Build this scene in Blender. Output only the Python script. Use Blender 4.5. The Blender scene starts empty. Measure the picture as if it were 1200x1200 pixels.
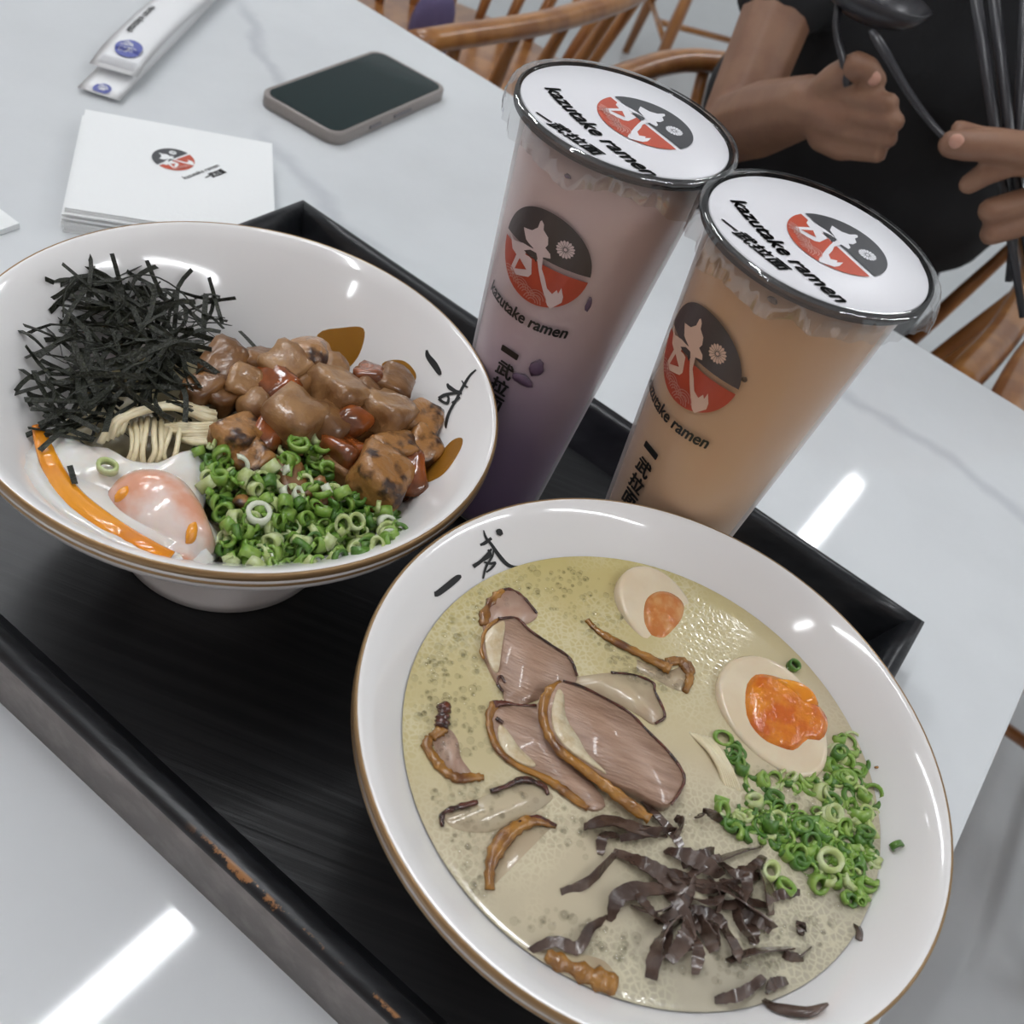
import bpy, bmesh, math, random
import numpy as np
from mathutils import Vector, Matrix, noise
from mathutils.bvhtree import BVHTree
random.seed(7)
SC = bpy.context.scene
COL = SC.collection
PI = math.pi

# ------------------------------------------------------------------ camera
FPX, PITCH, ROLL, CAM_H = 1205.84, 0.76131, 0.37842, 0.40663      # table top is z = 0
_cp, _sp, _c, _s = math.cos(PITCH), math.sin(PITCH), math.cos(ROLL), math.sin(ROLL)
FWD = np.array([0, _cp, -_sp]); _u0 = np.cross([1, 0, 0], FWD)
RGT = _c*np.array([1., 0, 0]) + _s*_u0
UPV = -_s*np.array([1., 0, 0]) + _c*_u0
EYE = np.array([0, 0, CAM_H])
cam = bpy.data.cameras.new('camera'); cam_o = bpy.data.objects.new('camera', cam); COL.objects.link(cam_o)
cam.sensor_width = 36; cam.lens = 36*FPX/1200
cam.clip_start = .01; cam.clip_end = 50
cam_o.matrix_world = Matrix(((RGT[0], UPV[0], -FWD[0], 0), (RGT[1], UPV[1], -FWD[1], 0), (RGT[2], UPV[2], -FWD[2], CAM_H), (0, 0, 0, 1)))
cam.dof.use_dof = True; cam.dof.focus_distance = .44; cam.dof.aperture_fstop = 16
SC.camera = cam_o

# ------------------------------------------------------------------ world, exposure
w = bpy.data.worlds.new('world'); SC.world = w; w.use_nodes = True
w.node_tree.nodes['Background'].inputs[0].default_value = (.93, .97, 1, 1)
w.node_tree.nodes['Background'].inputs[1].default_value = .60
SC.view_settings.view_transform = 'Standard'; SC.view_settings.look = 'None'
SC.view_settings.gamma = 1; SC.view_settings.use_curve_mapping = False
SC.view_settings.exposure = -0.08
LAMP_STRENGTH = 42

# ------------------------------------------------------------------ frame helpers
TH = -0.38158                                      # the table's long edge direction
T1 = np.array([math.cos(TH), math.sin(TH), 0]); T2 = np.array([-math.sin(TH), math.cos(TH), 0])
TAB_D, TAB_R = 0.83678, 0.12931
FLOOR = -0.75
def W(a, b, z): return T1*a + T2*b + np.array([0, 0, z])
def ray(x, y): return FWD + RGT*(x-600)/FPX - UPV*(y-600)/FPX
def up(x, y, z):                                   # the point at height z that the photograph shows at (x, y)
    d = ray(x, y); return EYE + d*((z-EYE[2])/d[2])
def far(x, y, dd):                                 # the point at distance dd across the table
    d = ray(x, y); return EYE + d*(dd/(d@T2))
def march(x, y, inside, t0=.22, t1=1.1):
    d = ray(x, y); t = t0; st = .006
    while t < t1 and not inside(EYE+d*t): t += st
    lo, hi = t-st, t
    for _ in range(9):
        m = (lo+hi)/2
        if inside(EYE+d*m): hi = m
        else: lo = m
    return EYE+d*hi

# ------------------------------------------------------------------ materials
MATS = {}
def nodes_of(name):
    m = bpy.data.materials.new(name); m.use_nodes = True; MATS[name] = m
    nt = m.node_tree; return m, nt, nt.nodes['Principled BSDF']
def N(nt, kind, **kw):
    n = nt.nodes.new(kind)
    for k, v in kw.items():
        if k in n.inputs: n.inputs[k].default_value = v
        else: setattr(n, k, v)
    return n
def L(nt, a, b): nt.links.new(a, b)
def rgb(c): return (c[0], c[1], c[2], 1)
def ramp(nt, fac, stops):
    r = N(nt, 'ShaderNodeValToRGB'); el = r.color_ramp.elements
    while len(el) < len(stops): el.new(.5)
    for e, (p, c) in zip(el, stops): e.position = p; e.color = rgb(c)
    L(nt, fac, r.inputs[0]); return r.outputs[0]
def mat(name, col, rough=.5, col2=None, scale=40, bump=0, bscale=None, metal=0, spec=.5, sss=0, coat=0, trans=0, detail=4, stretch=None, lo=.4, hi=.6):
    m, nt, b = nodes_of(name)
    b.inputs['Base Color'].default_value = rgb(col); b.inputs['Roughness'].default_value = rough
    b.inputs['Metallic'].default_value = metal; b.inputs['Specular IOR Level'].default_value = spec
    b.inputs['Coat Weight'].default_value = coat; b.inputs['Coat Roughness'].default_value = .06
    b.inputs['Transmission Weight'].default_value = trans
    if sss:
        b.inputs['Subsurface Weight'].default_value = sss; b.inputs['Subsurface Radius'].default_value = (.006, .004, .002); b.inputs['Subsurface Scale'].default_value = .5
    if col2 or bump:
        tc = N(nt, 'ShaderNodeTexCoord'); src = tc.outputs['Object']
        if stretch:
            mp = N(nt, 'ShaderNodeMapping'); mp.inputs['Scale'].default_value = stretch; L(nt, src, mp.inputs[0]); src = mp.outputs[0]
        if col2:
            n = N(nt, 'ShaderNodeTexNoise', Scale=scale, Detail=detail); L(nt, src, n.inputs['Vector'])
            L(nt, ramp(nt, n.outputs[0], [(lo, col), (hi, col2)]), b.inputs['Base Color'])
        if bump:
            n2 = N(nt, 'ShaderNodeTexNoise', Scale=bscale or scale, Detail=3); L(nt, src, n2.inputs['Vector'])
            bp = N(nt, 'ShaderNodeBump', Strength=bump, Distance=.002); L(nt, n2.outputs[0], bp.inputs['Height']); L(nt, bp.outputs[0], b.inputs['Normal'])
    return m
def film(name, tint=(.96, .96, .97), haze=.06, rough=.06, gloss=.12, fk=.8, edge=0):
    m, nt, b = nodes_of(name); nt.nodes.remove(b); out = nt.nodes['Material Output']
    tr = N(nt, 'ShaderNodeBsdfTransparent'); tr.inputs[0].default_value = rgb(tint)
    gl = N(nt, 'ShaderNodeBsdfGlossy', Roughness=rough); df = N(nt, 'ShaderNodeBsdfDiffuse'); df.inputs[0].default_value = (.8, .8, .82, 1)
    fr = N(nt, 'ShaderNodeLayerWeight', Blend=.5); fp = N(nt, 'ShaderNodeMath', operation='POWER'); L(nt, fr.outputs['Facing'], fp.inputs[0]); fp.inputs[1].default_value = 4
    ad = N(nt, 'ShaderNodeMath', operation='MULTIPLY_ADD'); L(nt, fp.outputs[0], ad.inputs[0]); ad.inputs[1].default_value = fk; ad.inputs[2].default_value = gloss*.3
    mx = N(nt, 'ShaderNodeMixShader'); L(nt, ad.outputs[0], mx.inputs[0]); L(nt, tr.outputs[0], mx.inputs[1]); L(nt, gl.outputs[0], mx.inputs[2])
    m2 = N(nt, 'ShaderNodeMixShader', Fac=haze); L(nt, mx.outputs[0], m2.inputs[1])
    if edge:
        fa = N(nt, 'ShaderNodeMath', operation='POWER'); L(nt, fr.outputs['Facing'], fa.inputs[0]); fa.inputs[1].default_value = 3.; fb = N(nt, 'ShaderNodeMath', operation='MULTIPLY_ADD'); L(nt, fa.outputs[0], fb.inputs[0]); fb.inputs[1].default_value = edge; fb.inputs[2].default_value = haze; L(nt, fb.outputs[0], m2.inputs[0]); L(nt, df.outputs[0], m2.inputs[2])
    L(nt, m2.outputs[0], out.inputs[0]); return m

mat('porcelain', (.80, .79, .78), .1, coat=.3)
mat('gold', (.30, .19, .09), .32, metal=.55)
mat('ink', (.012, .012, .012), .3)
mat('print_white', (.8, .8, .82), .3); mat('print_dark', (.045, .047, .052), .3); mat('print_red', (.50, .07, .03), .3)
mat('print_pink', (.66, .34, .29), .3)
mat('lid_print', (.78, .78, .81), .35)
film('cling_film', (.99, .99, .99), haze=.10, rough=.05, gloss=.6, fk=.6); film('lid_film', (1, 1, 1), haze=0, rough=.04, gloss=.05, fk=.13); film('cup_plastic', (.99, .99, .99), haze=.08, rough=.22, gloss=.06, fk=.5, edge=.5); film('rim_plastic', (.97, .97, .98), haze=.68, rough=.08, gloss=.3, fk=.4); film('bubble_film', (1, 1, .99), .10, .03, .05, .25)
mat('cup_rim_plastic', (.66, .67, .69), .14)
mat('phone_case', (.26, .235, .22), .3, spec=.5); mat('phone_screen', (.006, .018, .018), .06, spec=.35)
mat('phone_button', (.16, .15, .16), .3)
mat('paper', (.80, .81, .81), .75); mat('paper_sleeve', (.78, .79, .80), .45, bump=.1, bscale=60)
mat('napkin', (.84, .86, .86), .9, bump=.15, bscale=300); mat('napkin_side', (.60, .55, .52), .9)
mat('blue_print', (.10, .12, .38), .5); mat('grey_print', (.45, .45, .47), .5)
mat('pork_side', (.25, .12, .04), .3, (.075, .027, .008), 75, .5, 160, coat=.25, lo=.35, hi=.7)
mat('pork_pale', (.34, .185, .075), .32, (.14, .055, .016), 75, .5, 200, coat=.25, lo=.4, hi=.7)
mat('pork_char', (.35, .165, .05), .3, (.04, .015, .007), 110, .6, 220, coat=.35, lo=.48, hi=.62)
mat('pork_glaze', (.30, .075, .014), .14, (.13, .04, .012), 60, .3, 120, coat=.5)
mat('sauce', (.30, .15, .025), .12, (.22, .10, .015), 60, coat=.5)
mat('scallion_dark', (.055, .15, .018), .3, (.10, .22, .03), 200, coat=.2); mat('scallion_mid', (.15, .29, .035), .3, (.25, .38, .075), 200, coat=.2)
mat('scallion_pale', (.40, .48, .17), .3, (.52, .58, .32), 200, coat=.2); mat('scallion_white', (.62, .66, .52), .28, coat=.2)
mat('nori', (.011, .013, .006), .4, (.075, .08, .045), 480, .6, 900, spec=.4, lo=.55, hi=.8)
mat('noodle', (.74, .66, .45), .3, (.68, .58, .37), 120, sss=.15, coat=.2)
mat('egg_white', (.74, .73, .69), .12, (.70, .64, .58), 40, .25, 90, sss=.25, coat=.4)
mat('yolk_pink', (.70, .34, .22), .12, (.78, .66, .60), 38, .3, 110, sss=.2, coat=.4, lo=.38, hi=.56)
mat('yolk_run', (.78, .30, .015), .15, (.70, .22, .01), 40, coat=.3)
mat('yolk_jam', (.56, .115, .01), .14, (.72, .24, .015), 110, .5, 300, coat=.5, lo=.4, hi=.65); mat('yolk_dull', (.50, .17, .04), .25, (.58, .28, .10), 150, .3, 300)
mat('boiled_white', (.72, .62, .45), .2, (.68, .56, .39), 60, sss=.2, coat=.3); mat('boiled_shell', (.60, .45, .30), .25, sss=.1)
mat('pork_slice', (.42, .275, .195), .25, (.28, .17, .115), 60, .4, 200, coat=.3, stretch=(1, 5, 1), lo=.35, hi=.68)
mat('pork_slice_wet', (.50, .41, .27), .25, (.43, .32, .21), 60, .2, 150, coat=.3)
mat('pork_sunk', (.52, .44, .30), .12, (.47, .38, .26), 50, .1, 120, coat=.3)
mat('pork_slice_pink', (.45, .31, .23), .25, (.36, .22, .16), 60, .2, 150, coat=.3)
mat('pork_fat', (.62, .53, .36), .25, (.52, .40, .24), 180, .5, 320, coat=.3)
mat('pork_rind', (.33, .15, .025), .25, (.12, .04, .01), 90, .6, 260, coat=.4, lo=.42, hi=.68); mat('pork_burnt', (.10, .025, .012), .25, (.03, .012, .008), 160, .5, 260, coat=.4)
mat('wood_ear', (.05, .028, .02), .22, (.12, .08, .062), 80, .3, 260, coat=.4)
mat('skin', (.25, .132, .078), .5, (.215, .108, .064), 40, sss=.05); mat('nail', (.50, .27, .2), .35)
mat('shirt', (.013, .014, .016), .9, bump=.2, bscale=300); mat('trousers', (.016, .02, .026), .85)
mat('hair', (.01, .008, .007), .5)
mat('chair_wood', (.40, .18, .055), .28, (.27, .105, .03), 30, stretch=(1, 1, .15), coat=.2)
mat('purple_cloth', (.10, .08, .17), .9, bump=.3, bscale=120)
mat('black_gloss', (.022, .022, .026), .3); mat('lamp_body', (.7, .7, .7), .5)
mat('table_leg', (.08, .08, .08), .4, metal=.4); mat('ceiling_paint', (.72, .72, .72), .9)
mat('drink_bit', (.12, .075, .13), .4); mat('tea_speck', (.07, .04, .02), .4)

def marble(name, base, vein, rough, scale, veins=(), coat=0):
    m, nt, b = nodes_of(name); tc = N(nt, 'ShaderNodeTexCoord'); ob = tc.outputs['Object']
    n1 = N(nt, 'ShaderNodeTexNoise', Scale=scale, Detail=7, Roughness=.62); L(nt, ob, n1.inputs['Vector'])
    cl = ramp(nt, n1.outputs[0], [(.3, [x*.93 for x in base]), (.6, base)])
    n2 = N(nt, 'ShaderNodeTexNoise', Scale=3.2, Detail=5, Roughness=.55); L(nt, ob, n2.inputs['Vector'])
    sp = N(nt, 'ShaderNodeSeparateXYZ'); L(nt, ob, sp.inputs[0])
    nx, = [cl]
    for (a, bb, d, wd, lo_, hi_, st) in veins:                       # a vein along a*x + b*y = d, between lo_ and hi_ along it
        def lin(ka, kb, add):
            p = N(nt, 'ShaderNodeMath', operation='MULTIPLY'); L(nt, sp.outputs[0], p.inputs[0]); p.inputs[1].default_value = ka
            q = N(nt, 'ShaderNodeMath', operation='MULTIPLY_ADD'); L(nt, sp.outputs[1], q.inputs[0]); q.inputs[1].default_value = kb; L(nt, p.outputs[0], q.inputs[2])
            r = N(nt, 'ShaderNodeMath', operation='ADD'); L(nt, q.outputs[0], r.inputs[0]); r.inputs[1].default_value = add; return r.outputs[0]
        wob = N(nt, 'ShaderNodeMath', operation='MULTIPLY_ADD'); L(nt, n2.outputs[0], wob.inputs[0]); wob.inputs[1].default_value = .16; L(nt, lin(a, bb, -d-.08), wob.inputs[2])
        ab = N(nt, 'ShaderNodeMath', operation='ABSOLUTE'); L(nt, wob.outputs[0], ab.inputs[0])
        mr = N(nt, 'ShaderNodeMapRange', interpolation_type='SMOOTHSTEP'); L(nt, ab.outputs[0], mr.inputs[0]); mr.inputs[1].default_value = 0; mr.inputs[2].default_value = wd; mr.inputs[3].default_value = st; mr.inputs[4].default_value = 0
        al = N(nt, 'ShaderNodeMapRange', interpolation_type='SMOOTHSTEP'); ab2 = N(nt, 'ShaderNodeMath', operation='ABSOLUTE'); L(nt, lin(-bb, a, -(lo_+hi_)/2), ab2.inputs[0]); L(nt, ab2.outputs[0], al.inputs[0]); al.inputs[1].default_value = (hi_-lo_)/2; al.inputs[2].default_value = (hi_-lo_)/4
        ml = N(nt, 'ShaderNodeMath', operation='MULTIPLY'); L(nt, mr.outputs[0], ml.inputs[0]); L(nt, al.outputs[0], ml.inputs[1])
        mx = N(nt, 'ShaderNodeMix', data_type='RGBA'); L(nt, ml.outputs[0], mx.inputs['Factor']); L(nt, nx, mx.inputs['A']); mx.inputs['B'].default_value = rgb(vein); nx = mx.outputs['Result']
    L(nt, nx, b.inputs['Base Color']); b.inputs['Roughness'].default_value = rough; b.inputs['Coat Weight'].default_value = coat
    return m

def drink_mat(name, stops, z0, z1):
    m, nt, b = nodes_of(name); tc = N(nt, 'ShaderNodeTexCoord'); sp = N(nt, 'ShaderNodeSeparateXYZ'); L(nt, tc.outputs['Object'], sp.inputs[0])
    n = N(nt, 'ShaderNodeTexNoise', Scale=26, Detail=3); L(nt, tc.outputs['Object'], n.inputs['Vector'])
    ad = N(nt, 'ShaderNodeMath', operation='MULTIPLY_ADD'); L(nt, n.outputs[0], ad.inputs[0]); ad.inputs[1].default_value = .05; L(nt, sp.outputs[2], ad.inputs[2])
    mr = N(nt, 'ShaderNodeMapRange'); L(nt, ad.outputs[0], mr.inputs[0]); mr.inputs[1].default_value = z0+.025; mr.inputs[2].default_value = z1+.025
    L(nt, ramp(nt, mr.outputs[0], stops), b.inputs['Base Color']); b.inputs['Roughness'].default_value = .32
    return m

# ------------------------------------------------------------------ object helpers
def tag(o, label=None, cat=None, group=None, kind=None):
    if label: o['label'] = label
    if cat: o['category'] = cat
    if group: o['group'] = group
    if kind: o['kind'] = kind
    return o
def empty(name, loc, label, cat, group=None):
    o = bpy.data.objects.new(name, None); COL.objects.link(o); o.location = [float(v) for v in loc]; o.empty_display_size = .02
    return tag(o, label, cat, group)
def link(name, me, m=None, parent=None):
    o = bpy.data.objects.new(name, me); COL.objects.link(o)
    if m is not None and not me.materials:
        for q in (m if isinstance(m, (list, tuple)) else [m]): me.materials.append(MATS[q])
    if parent is not None:
        o.parent = parent
        o.matrix_parent_inverse = Matrix.Translation([-v for v in parent.location])
    return o
def mesh(name, vf, m=None, parent=None, smooth=True, mi=None):
    v, f = vf
    me = bpy.data.meshes.new(name); me.from_pydata([tuple(map(float, p)) for p in v], [], f)
    if smooth: me.shade_smooth()
    if mi is not None: me.polygons.foreach_set('material_index', mi)
    me.update(); return link(name, me, m, parent)
def crisp(o, deg=48):
    o.data.shade_smooth(); o.data.set_sharp_from_angle(angle=math.radians(deg)); return o
def recentre(o, base=True):                        # put a mesh's origin at the middle of its base
    me = o.data; co = np.empty(len(me.vertices)*3); me.vertices.foreach_get('co', co); co = co.reshape(-1, 3)
    c = (co.min(0)+co.max(0))/2
    if base: c[2] = co[:, 2].min()
    me.vertices.foreach_set('co', (co-c).ravel()); me.update()
    o.location = [float(a+b) for a, b in zip(o.location, c)]; return o
def join(*vfs):
    V, F = [], []
    for v, f in vfs:
        n = len(V); V += [tuple(p) for p in v]; F += [tuple(i+n for i in q) for q in f]
    return V, F
def frame(d):
    d = np.array(d, float); d /= np.linalg.norm(d)+1e-12
    a = np.cross(d, [0, 0, 1]) if abs(d[2]) < .95 else np.cross(d, [1, 0, 0])
    a /= np.linalg.norm(a); return d, a, np.cross(a, d)
def spline(pts, n):
    P = np.array(pts, float); k = len(P)
    if k == 2: return [P[0]+(P[1]-P[0])*t for t in np.linspace(0, 1, n)]
    Q = np.vstack([2*P[0]-P[1], P, 2*P[-1]-P[-2]]); out = []
    for t in np.linspace(0, k-1-1e-9, n):
        i = int(t); u = t-i; a, b, c, d = Q[i:i+4]
        out.append(.5*((2*b)+(-a+c)*u+(2*a-5*b+4*c-d)*u*u+(-a+3*b-3*c+d)*u**3))
    return out
def tube(pts, r, seg=8, flat=1., cap=True):
    P = [np.array(p, float) for p in pts]; n = len(P); R = r if hasattr(r, '__len__') else [r]*n; V, F = [], []; A = None
    for i in range(n):
        d = P[min(i+1, n-1)]-P[max(i-1, 0)]; d, a, b = frame(d)
        if A is not None:
            a = A-d*(A@d); a /= np.linalg.norm(a)+1e-12; b = np.cross(a, d)
        A = a
        for k in range(seg):
            t = 2*PI*k/seg; V.append(P[i]+a*math.cos(t)*R[i]+b*math.sin(t)*R[i]*flat)
    for i in range(n-1):
        for k in range(seg):
            j = (k+1) % seg; F.append((i*seg+k, i*seg+j, (i+1)*seg+j, (i+1)*seg+k))
    if cap: F.append(tuple(range(seg))[::-1]); F.append(tuple((n-1)*seg+k for k in range(seg)))
    return V, F
def ribbon(pts, width, thick, normal=None, twist=0):
    P = [np.array(p, float) for p in pts]; n = len(P); V, F = [], []
    Wd = width if hasattr(width, '__len__') else [width]*n
    for i in range(n):
        d = P[min(i+1, n-1)]-P[max(i-1, 0)]; d /= np.linalg.norm(d)+1e-12
        nn = np.array([0, 0, 1.]) if normal is None else np.array(normal, float)
        s = np.cross(d, nn); s /= np.linalg.norm(s)+1e-9; nn = np.cross(s, d)
        t = twist*(i/(n-1)-.5) if not hasattr(twist, '__len__') else twist[0]+twist[1]*i/(n-1)
        s, nn = s*math.cos(t)+nn*math.sin(t), nn*math.cos(t)-s*math.sin(t)
        for a, b in ((1, 1), (-1, 1), (-1, -1), (1, -1)): V.append(P[i]+s*a*Wd[i]/2+nn*b*thick/2)
    for i in range(n-1):
        for k in range(4):
            j = (k+1) % 4; F.append((i*4+k, i*4+j, i*4+4+j, i*4+4+k))
    F.append((3, 2, 1, 0)); F.append((4*n-4, 4*n-3, 4*n-2, 4*n-1)); return V, F
def lathe(prof, c=(0, 0, 0), seg=72, wob=None, cap=False):
    V, F = [], []; n = len(prof)
    for i, (r, z) in enumerate(prof):
        for k in range(seg):
            t = 2*PI*k/seg; rr, zz = (r, z) if wob is None else wob(i, t, r, z)
            V.append((c[0]+rr*math.cos(t), c[1]+rr*math.sin(t), c[2]+zz))
    for i in range(n-1):
        for k in range(seg):
            j = (k+1) % seg; F.append((i*seg+k, i*seg+j, (i+1)*seg+j, (i+1)*seg+k))
    if cap: F.append(tuple(range(seg))[::-1]); F.append(tuple((n-1)*seg+k for k in range(seg)))
    return V, F
def box(c, s, ax=None):
    ax = ax or (np.array([1., 0, 0]), np.array([0, 1., 0]), np.array([0, 0, 1.])); V = []
    for k in (-1, 1):
        for a, b in ((-1, -1), (1, -1), (1, 1), (-1, 1)): V.append(np.array(c)+ax[0]*a*s[0]/2+ax[1]*b*s[1]/2+ax[2]*k*s[2]/2)
    return V, [(3, 2, 1, 0), (4, 5, 6, 7), (0, 1, 5, 4), (1, 2, 6, 5), (2, 3, 7, 6), (3, 0, 4, 7)]
def bevel_box(name, c, s, ax, m, r=.002, parent=None, seg=2):
    o = mesh(name, box(c, s, ax), m, parent, smooth=False)
    bm = bmesh.new(); bm.from_mesh(o.data); bmesh.ops.bevel(bm, geom=bm.edges[:], offset=r, segments=seg, affect='EDGES', profile=.5); bm.to_mesh(o.data); bm.free(); return o
def prism(outline, lo, hi, bev=0, dn=(0, 0, -1)):  # outline: 3-D points of the top; walls drop to a copy below
    n = len(outline); P = np.array(outline, float); c = P.mean(0); V, F = [], []
    rings = [(1-bev*1.0, hi), (1-bev*.3, hi-(hi-lo)*.12), (1, hi-(hi-lo)*.4), (1, lo)] if bev else [(1, hi), (1, lo)]
    for s, h in rings:
        for p in P: V.append(c+(p-c)*s-np.array(dn)*h)
    for i in range(len(rings)-1):
        for k in range(n):
            j = (k+1) % n; F.append((i*n+j, i*n+k, (i+1)*n+k, (i+1)*n+j))
    F.append(tuple(range(n))); F.append(tuple(range((len(rings)-1)*n, len(rings)*n))[::-1]); return V, F
def smooth_closed(pts, n):
    P = np.array(pts, float); k = len(P); out = []
    for t in np.linspace(0, k, n, endpoint=False):
        i = int(t); u = t-i; a, b, c, d = (P[(i+j) % k] for j in (-1, 0, 1, 2))
        out.append(.5*((2*b)+(-a+c)*u+(2*a-5*b+4*c-d)*u*u+(-a+3*b-3*c+d)*u**3))
    return out
def blob(c, size, rot=0, seed=0, rough=.18, sq=1., sub=2, freq=1.1):
    bm = bmesh.new(); bmesh.ops.create_icosphere(bm, subdivisions=sub, radius=1); V = []
    cr, sr = math.cos(rot), math.sin(rot)
    for v in bm.verts:
        p = np.array(v.co)
        if sq != 1: p = p/ (np.sum(np.abs(p)**sq)**(1/sq))
        q = Vector(p*freq+seed*7.3); p = p*(1+rough*noise.noise(q)*1.6)
        p = p*np.array(size); V.append(np.array(c)+np.array([p[0]*cr-p[1]*sr, p[0]*sr+p[1]*cr, p[2]]))
    F = [tuple(v.index for v in f.verts) for f in bm.faces]; bm.free(); return V, F
def in_poly(x, y, P):
    c = False; n = len(P)
    for i in range(n):
        (x1, y1), (x2, y2) = P[i], P[i-1]
        if (y1 > y) != (y2 > y) and x < (x2-x1)*(y-y1)/(y2-y1)+x1: c = not c
    return c
def sample(P):
    xs = [p[0] for p in P]; ys = [p[1] for p in P]
    while 1:
        x, y = random.uniform(min(xs), max(xs)), random.uniform(min(ys), max(ys))
        if in_poly(x, y, P): return x, y
def copy_thing(o, loc, rot=None, mat_name=None, label=None, data=None):
    c = o.copy(); COL.objects.link(c); c.location = [float(v) for v in loc]
    if data: c.data = data
    if rot is not None: c.rotation_euler = rot
    if label: c['label'] = label
    return c
# flat artwork: polygons in a local plane, cut fine enough to be bent onto a cup
def flat(poly, fine=.16):
    bm = bmesh.new(); vs = [bm.verts.new((p[0], p[1], 0)) for p in poly]
    f = bm.faces.new(vs); bmesh.ops.triangulate(bm, faces=[f], ngon_method='EAR_CLIP')
    for _ in range(5):
        e = [e for e in bm.edges if e.calc_length() > fine]
        if not e: break
        bmesh.ops.subdivide_edges(bm, edges=e, cuts=1); bmesh.ops.triangulate(bm, faces=bm.faces[:])
    r = ([tuple(v.co) for v in bm.verts], [tuple(v.index for v in f.verts) for f in bm.faces]) if bm.verts.index_update() is None else None
    bm.free(); return r
def text_flat(body, width=None, height=None, bold=0., shear=0., cx=0., cy=0., arc=0.):
    cu = bpy.data.curves.new('lettering', 'FONT'); cu.body = body; cu.shear = shear; cu.resolution_u = 4
    o = bpy.data.objects.new('lettering', cu); COL.objects.link(o)
    dg = bpy.context.evaluated_depsgraph_get(); me = bpy.data.meshes.new_from_object(o.evaluated_get(dg))
    v = np.array([q.co[:] for q in me.vertices]); f = [tuple(p.vertices) for p in me.polygons]
    bpy.data.objects.remove(o); bpy.data.curves.remove(cu); bpy.data.meshes.remove(me)
    lo, hi = v.min(0), v.max(0); s = hi-lo
    k = width/s[0] if width else height/s[1]; ky = height/s[1] if height else k
    v[:, 0] = (v[:, 0]-(lo[0]+hi[0])/2)*k+cx; v[:, 1] = (v[:, 1]-(lo[1]+hi[1])/2)*ky+cy
    if bold:                                        # heavier strokes: the same outline laid down again, slightly shifted
        V0, F0, n0 = v.copy(), list(f), len(v); q = bold*.85*k
        for dx, dy in ((q, 0), (-q, 0), (0, q), (0, -q), (q*.7, q*.7), (-q*.7, -q*.7)):
            f = f+[tuple(i+len(v) for i in t) for t in F0]; v = np.vstack([v, V0+np.array([dx, dy, 0])])
    v[:, 1] += arc*(v[:, 0]-cx)**2
    return [tuple(p) for p in v], f
def bend(vf, fn, lift): return [fn(p[0], p[1], lift) for p in vf[0]], vf[1]

# the round emblem: dark sky, red ground, figure, waves and flower, in units of its radius
def emblem():
    def inv(x, y):                                  # drawing coordinates -> local
        dx, dy = x-340, y-385; det = 225*-220-122*50
        return ((dx*-220-50*dy)/det, (225*dy-122*dx)/det)
    circ = lambda a0, a1, n: [(math.cos(t), math.sin(t)) for t in np.linspace(a0, a1, n)]
    art = []
    art.append(('print_dark', 1, [flat(circ(.05, PI-.05, 26))]))
    art.append(('print_red', 1, [flat([(-.985, -.07)]+[(x*.99, y*.99) for x, y in circ(PI+.1, 2*PI-.1, 26)]+[(.985, -.07)])]))
    fig = [(333,195),(345,215),(345,240),(370,275),(372,310),(360,325),(385,355),(388,378),(352,372),(350,430),(365,470),(380,530),(405,560),(425,540),(432,560),(445,530),(455,580),(450,610),(400,640),(385,620),(370,570),(350,500),(335,440),(326,395),(318,365),(296,352),(300,330),(270,305),(255,290),(235,235),(285,245),(315,230),(325,200)]
    limb = [(145,270),(180,303),(240,310),(300,333),(322,350),(322,372),(300,360),(262,350),(258,365),(280,372),(296,385),(300,460),(285,475),(190,470),(175,440),(205,370),(175,345),(160,300)]
    art.append(('unprinted', 2, [flat([inv(*p) for p in fig]), flat([inv(*p) for p in limb])]))
    art.append(('print_red', 3, [flat([inv(*p) for p in [(228,385),(203,440),(272,438)]])]))
    art.append(('print_dark', 3, [flat([inv(*p) for p in [(250,345),(285,338),(318,352),(326,380),(318,398),(306,372),(280,364)]])]))
    arcs = []
    for (x, y) in [(165,470),(200,540),(245,525),(160,520),(225,575),(275,560),(310,600),(335,585),(265,610),(340,630),(190,500)]:
        cx, cy = inv(x, y)
        if cx*cx+cy*cy > .93: continue
        for r in (.19, .135, .08):
            p = [(cx+math.cos(t)*r, cy+math.sin(t)*r, 0) for t in np.linspace(.1, PI-.1, 9)]
            p = [(a, b, c) for a, b, c in p if a*a+b*b < .96 and b < -.12]
            if len(p) < 3: continue
            V, F = [], []
            for a, b, _ in p:
                d = math.hypot(a-cx, b-cy); V += [(cx+(a-cx)*(1+.011/d), cy+(b-cy)*(1+.011/d), 0), (cx+(a-cx)*(1-.011/d), cy+(b-cy)*(1-.011/d), 0)]
            F = [(2*i, 2*i+1, 2*i+3, 2*i+2) for i in range(len(p)-1)]; arcs.append((V, F))
    art.append(('wave', 4, arcs))
    cx, cy = inv(452, 335); pet = []
    for k in range(16):
        t = 2*PI*k/16; pet.append(flat([(cx+math.cos(t)*r-math.sin(t)*s, cy+math.sin(t)*r+math.cos(t)*s) for r, s in ((.04, 0), (.10, .017), (.16, .027), (.19, 0), (.16, -.027), (.10, -.017))]))
    pet.append(flat([(cx+math.cos(t)*.035, cy+math.sin(t)*.035) for t in np.linspace(0, 2*PI, 9)[:-1]]))
    art.append(('unprinted', 2, pet))
    return art
EMB = emblem()
def put_emblem(fn, parent, blank, wave, eps=.00012):
    for key, lay, vfs in EMB:
        m = {'unprinted': blank, 'wave': wave}.get(key, key)
        nm = {'print_dark': 'dark_print', 'print_red': 'red_print', 'unprinted': 'figure_print', 'wave': 'wave_print'}[key]
        mesh(nm, bend(join(*vfs), fn, eps*lay), m, parent, smooth=False)
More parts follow.
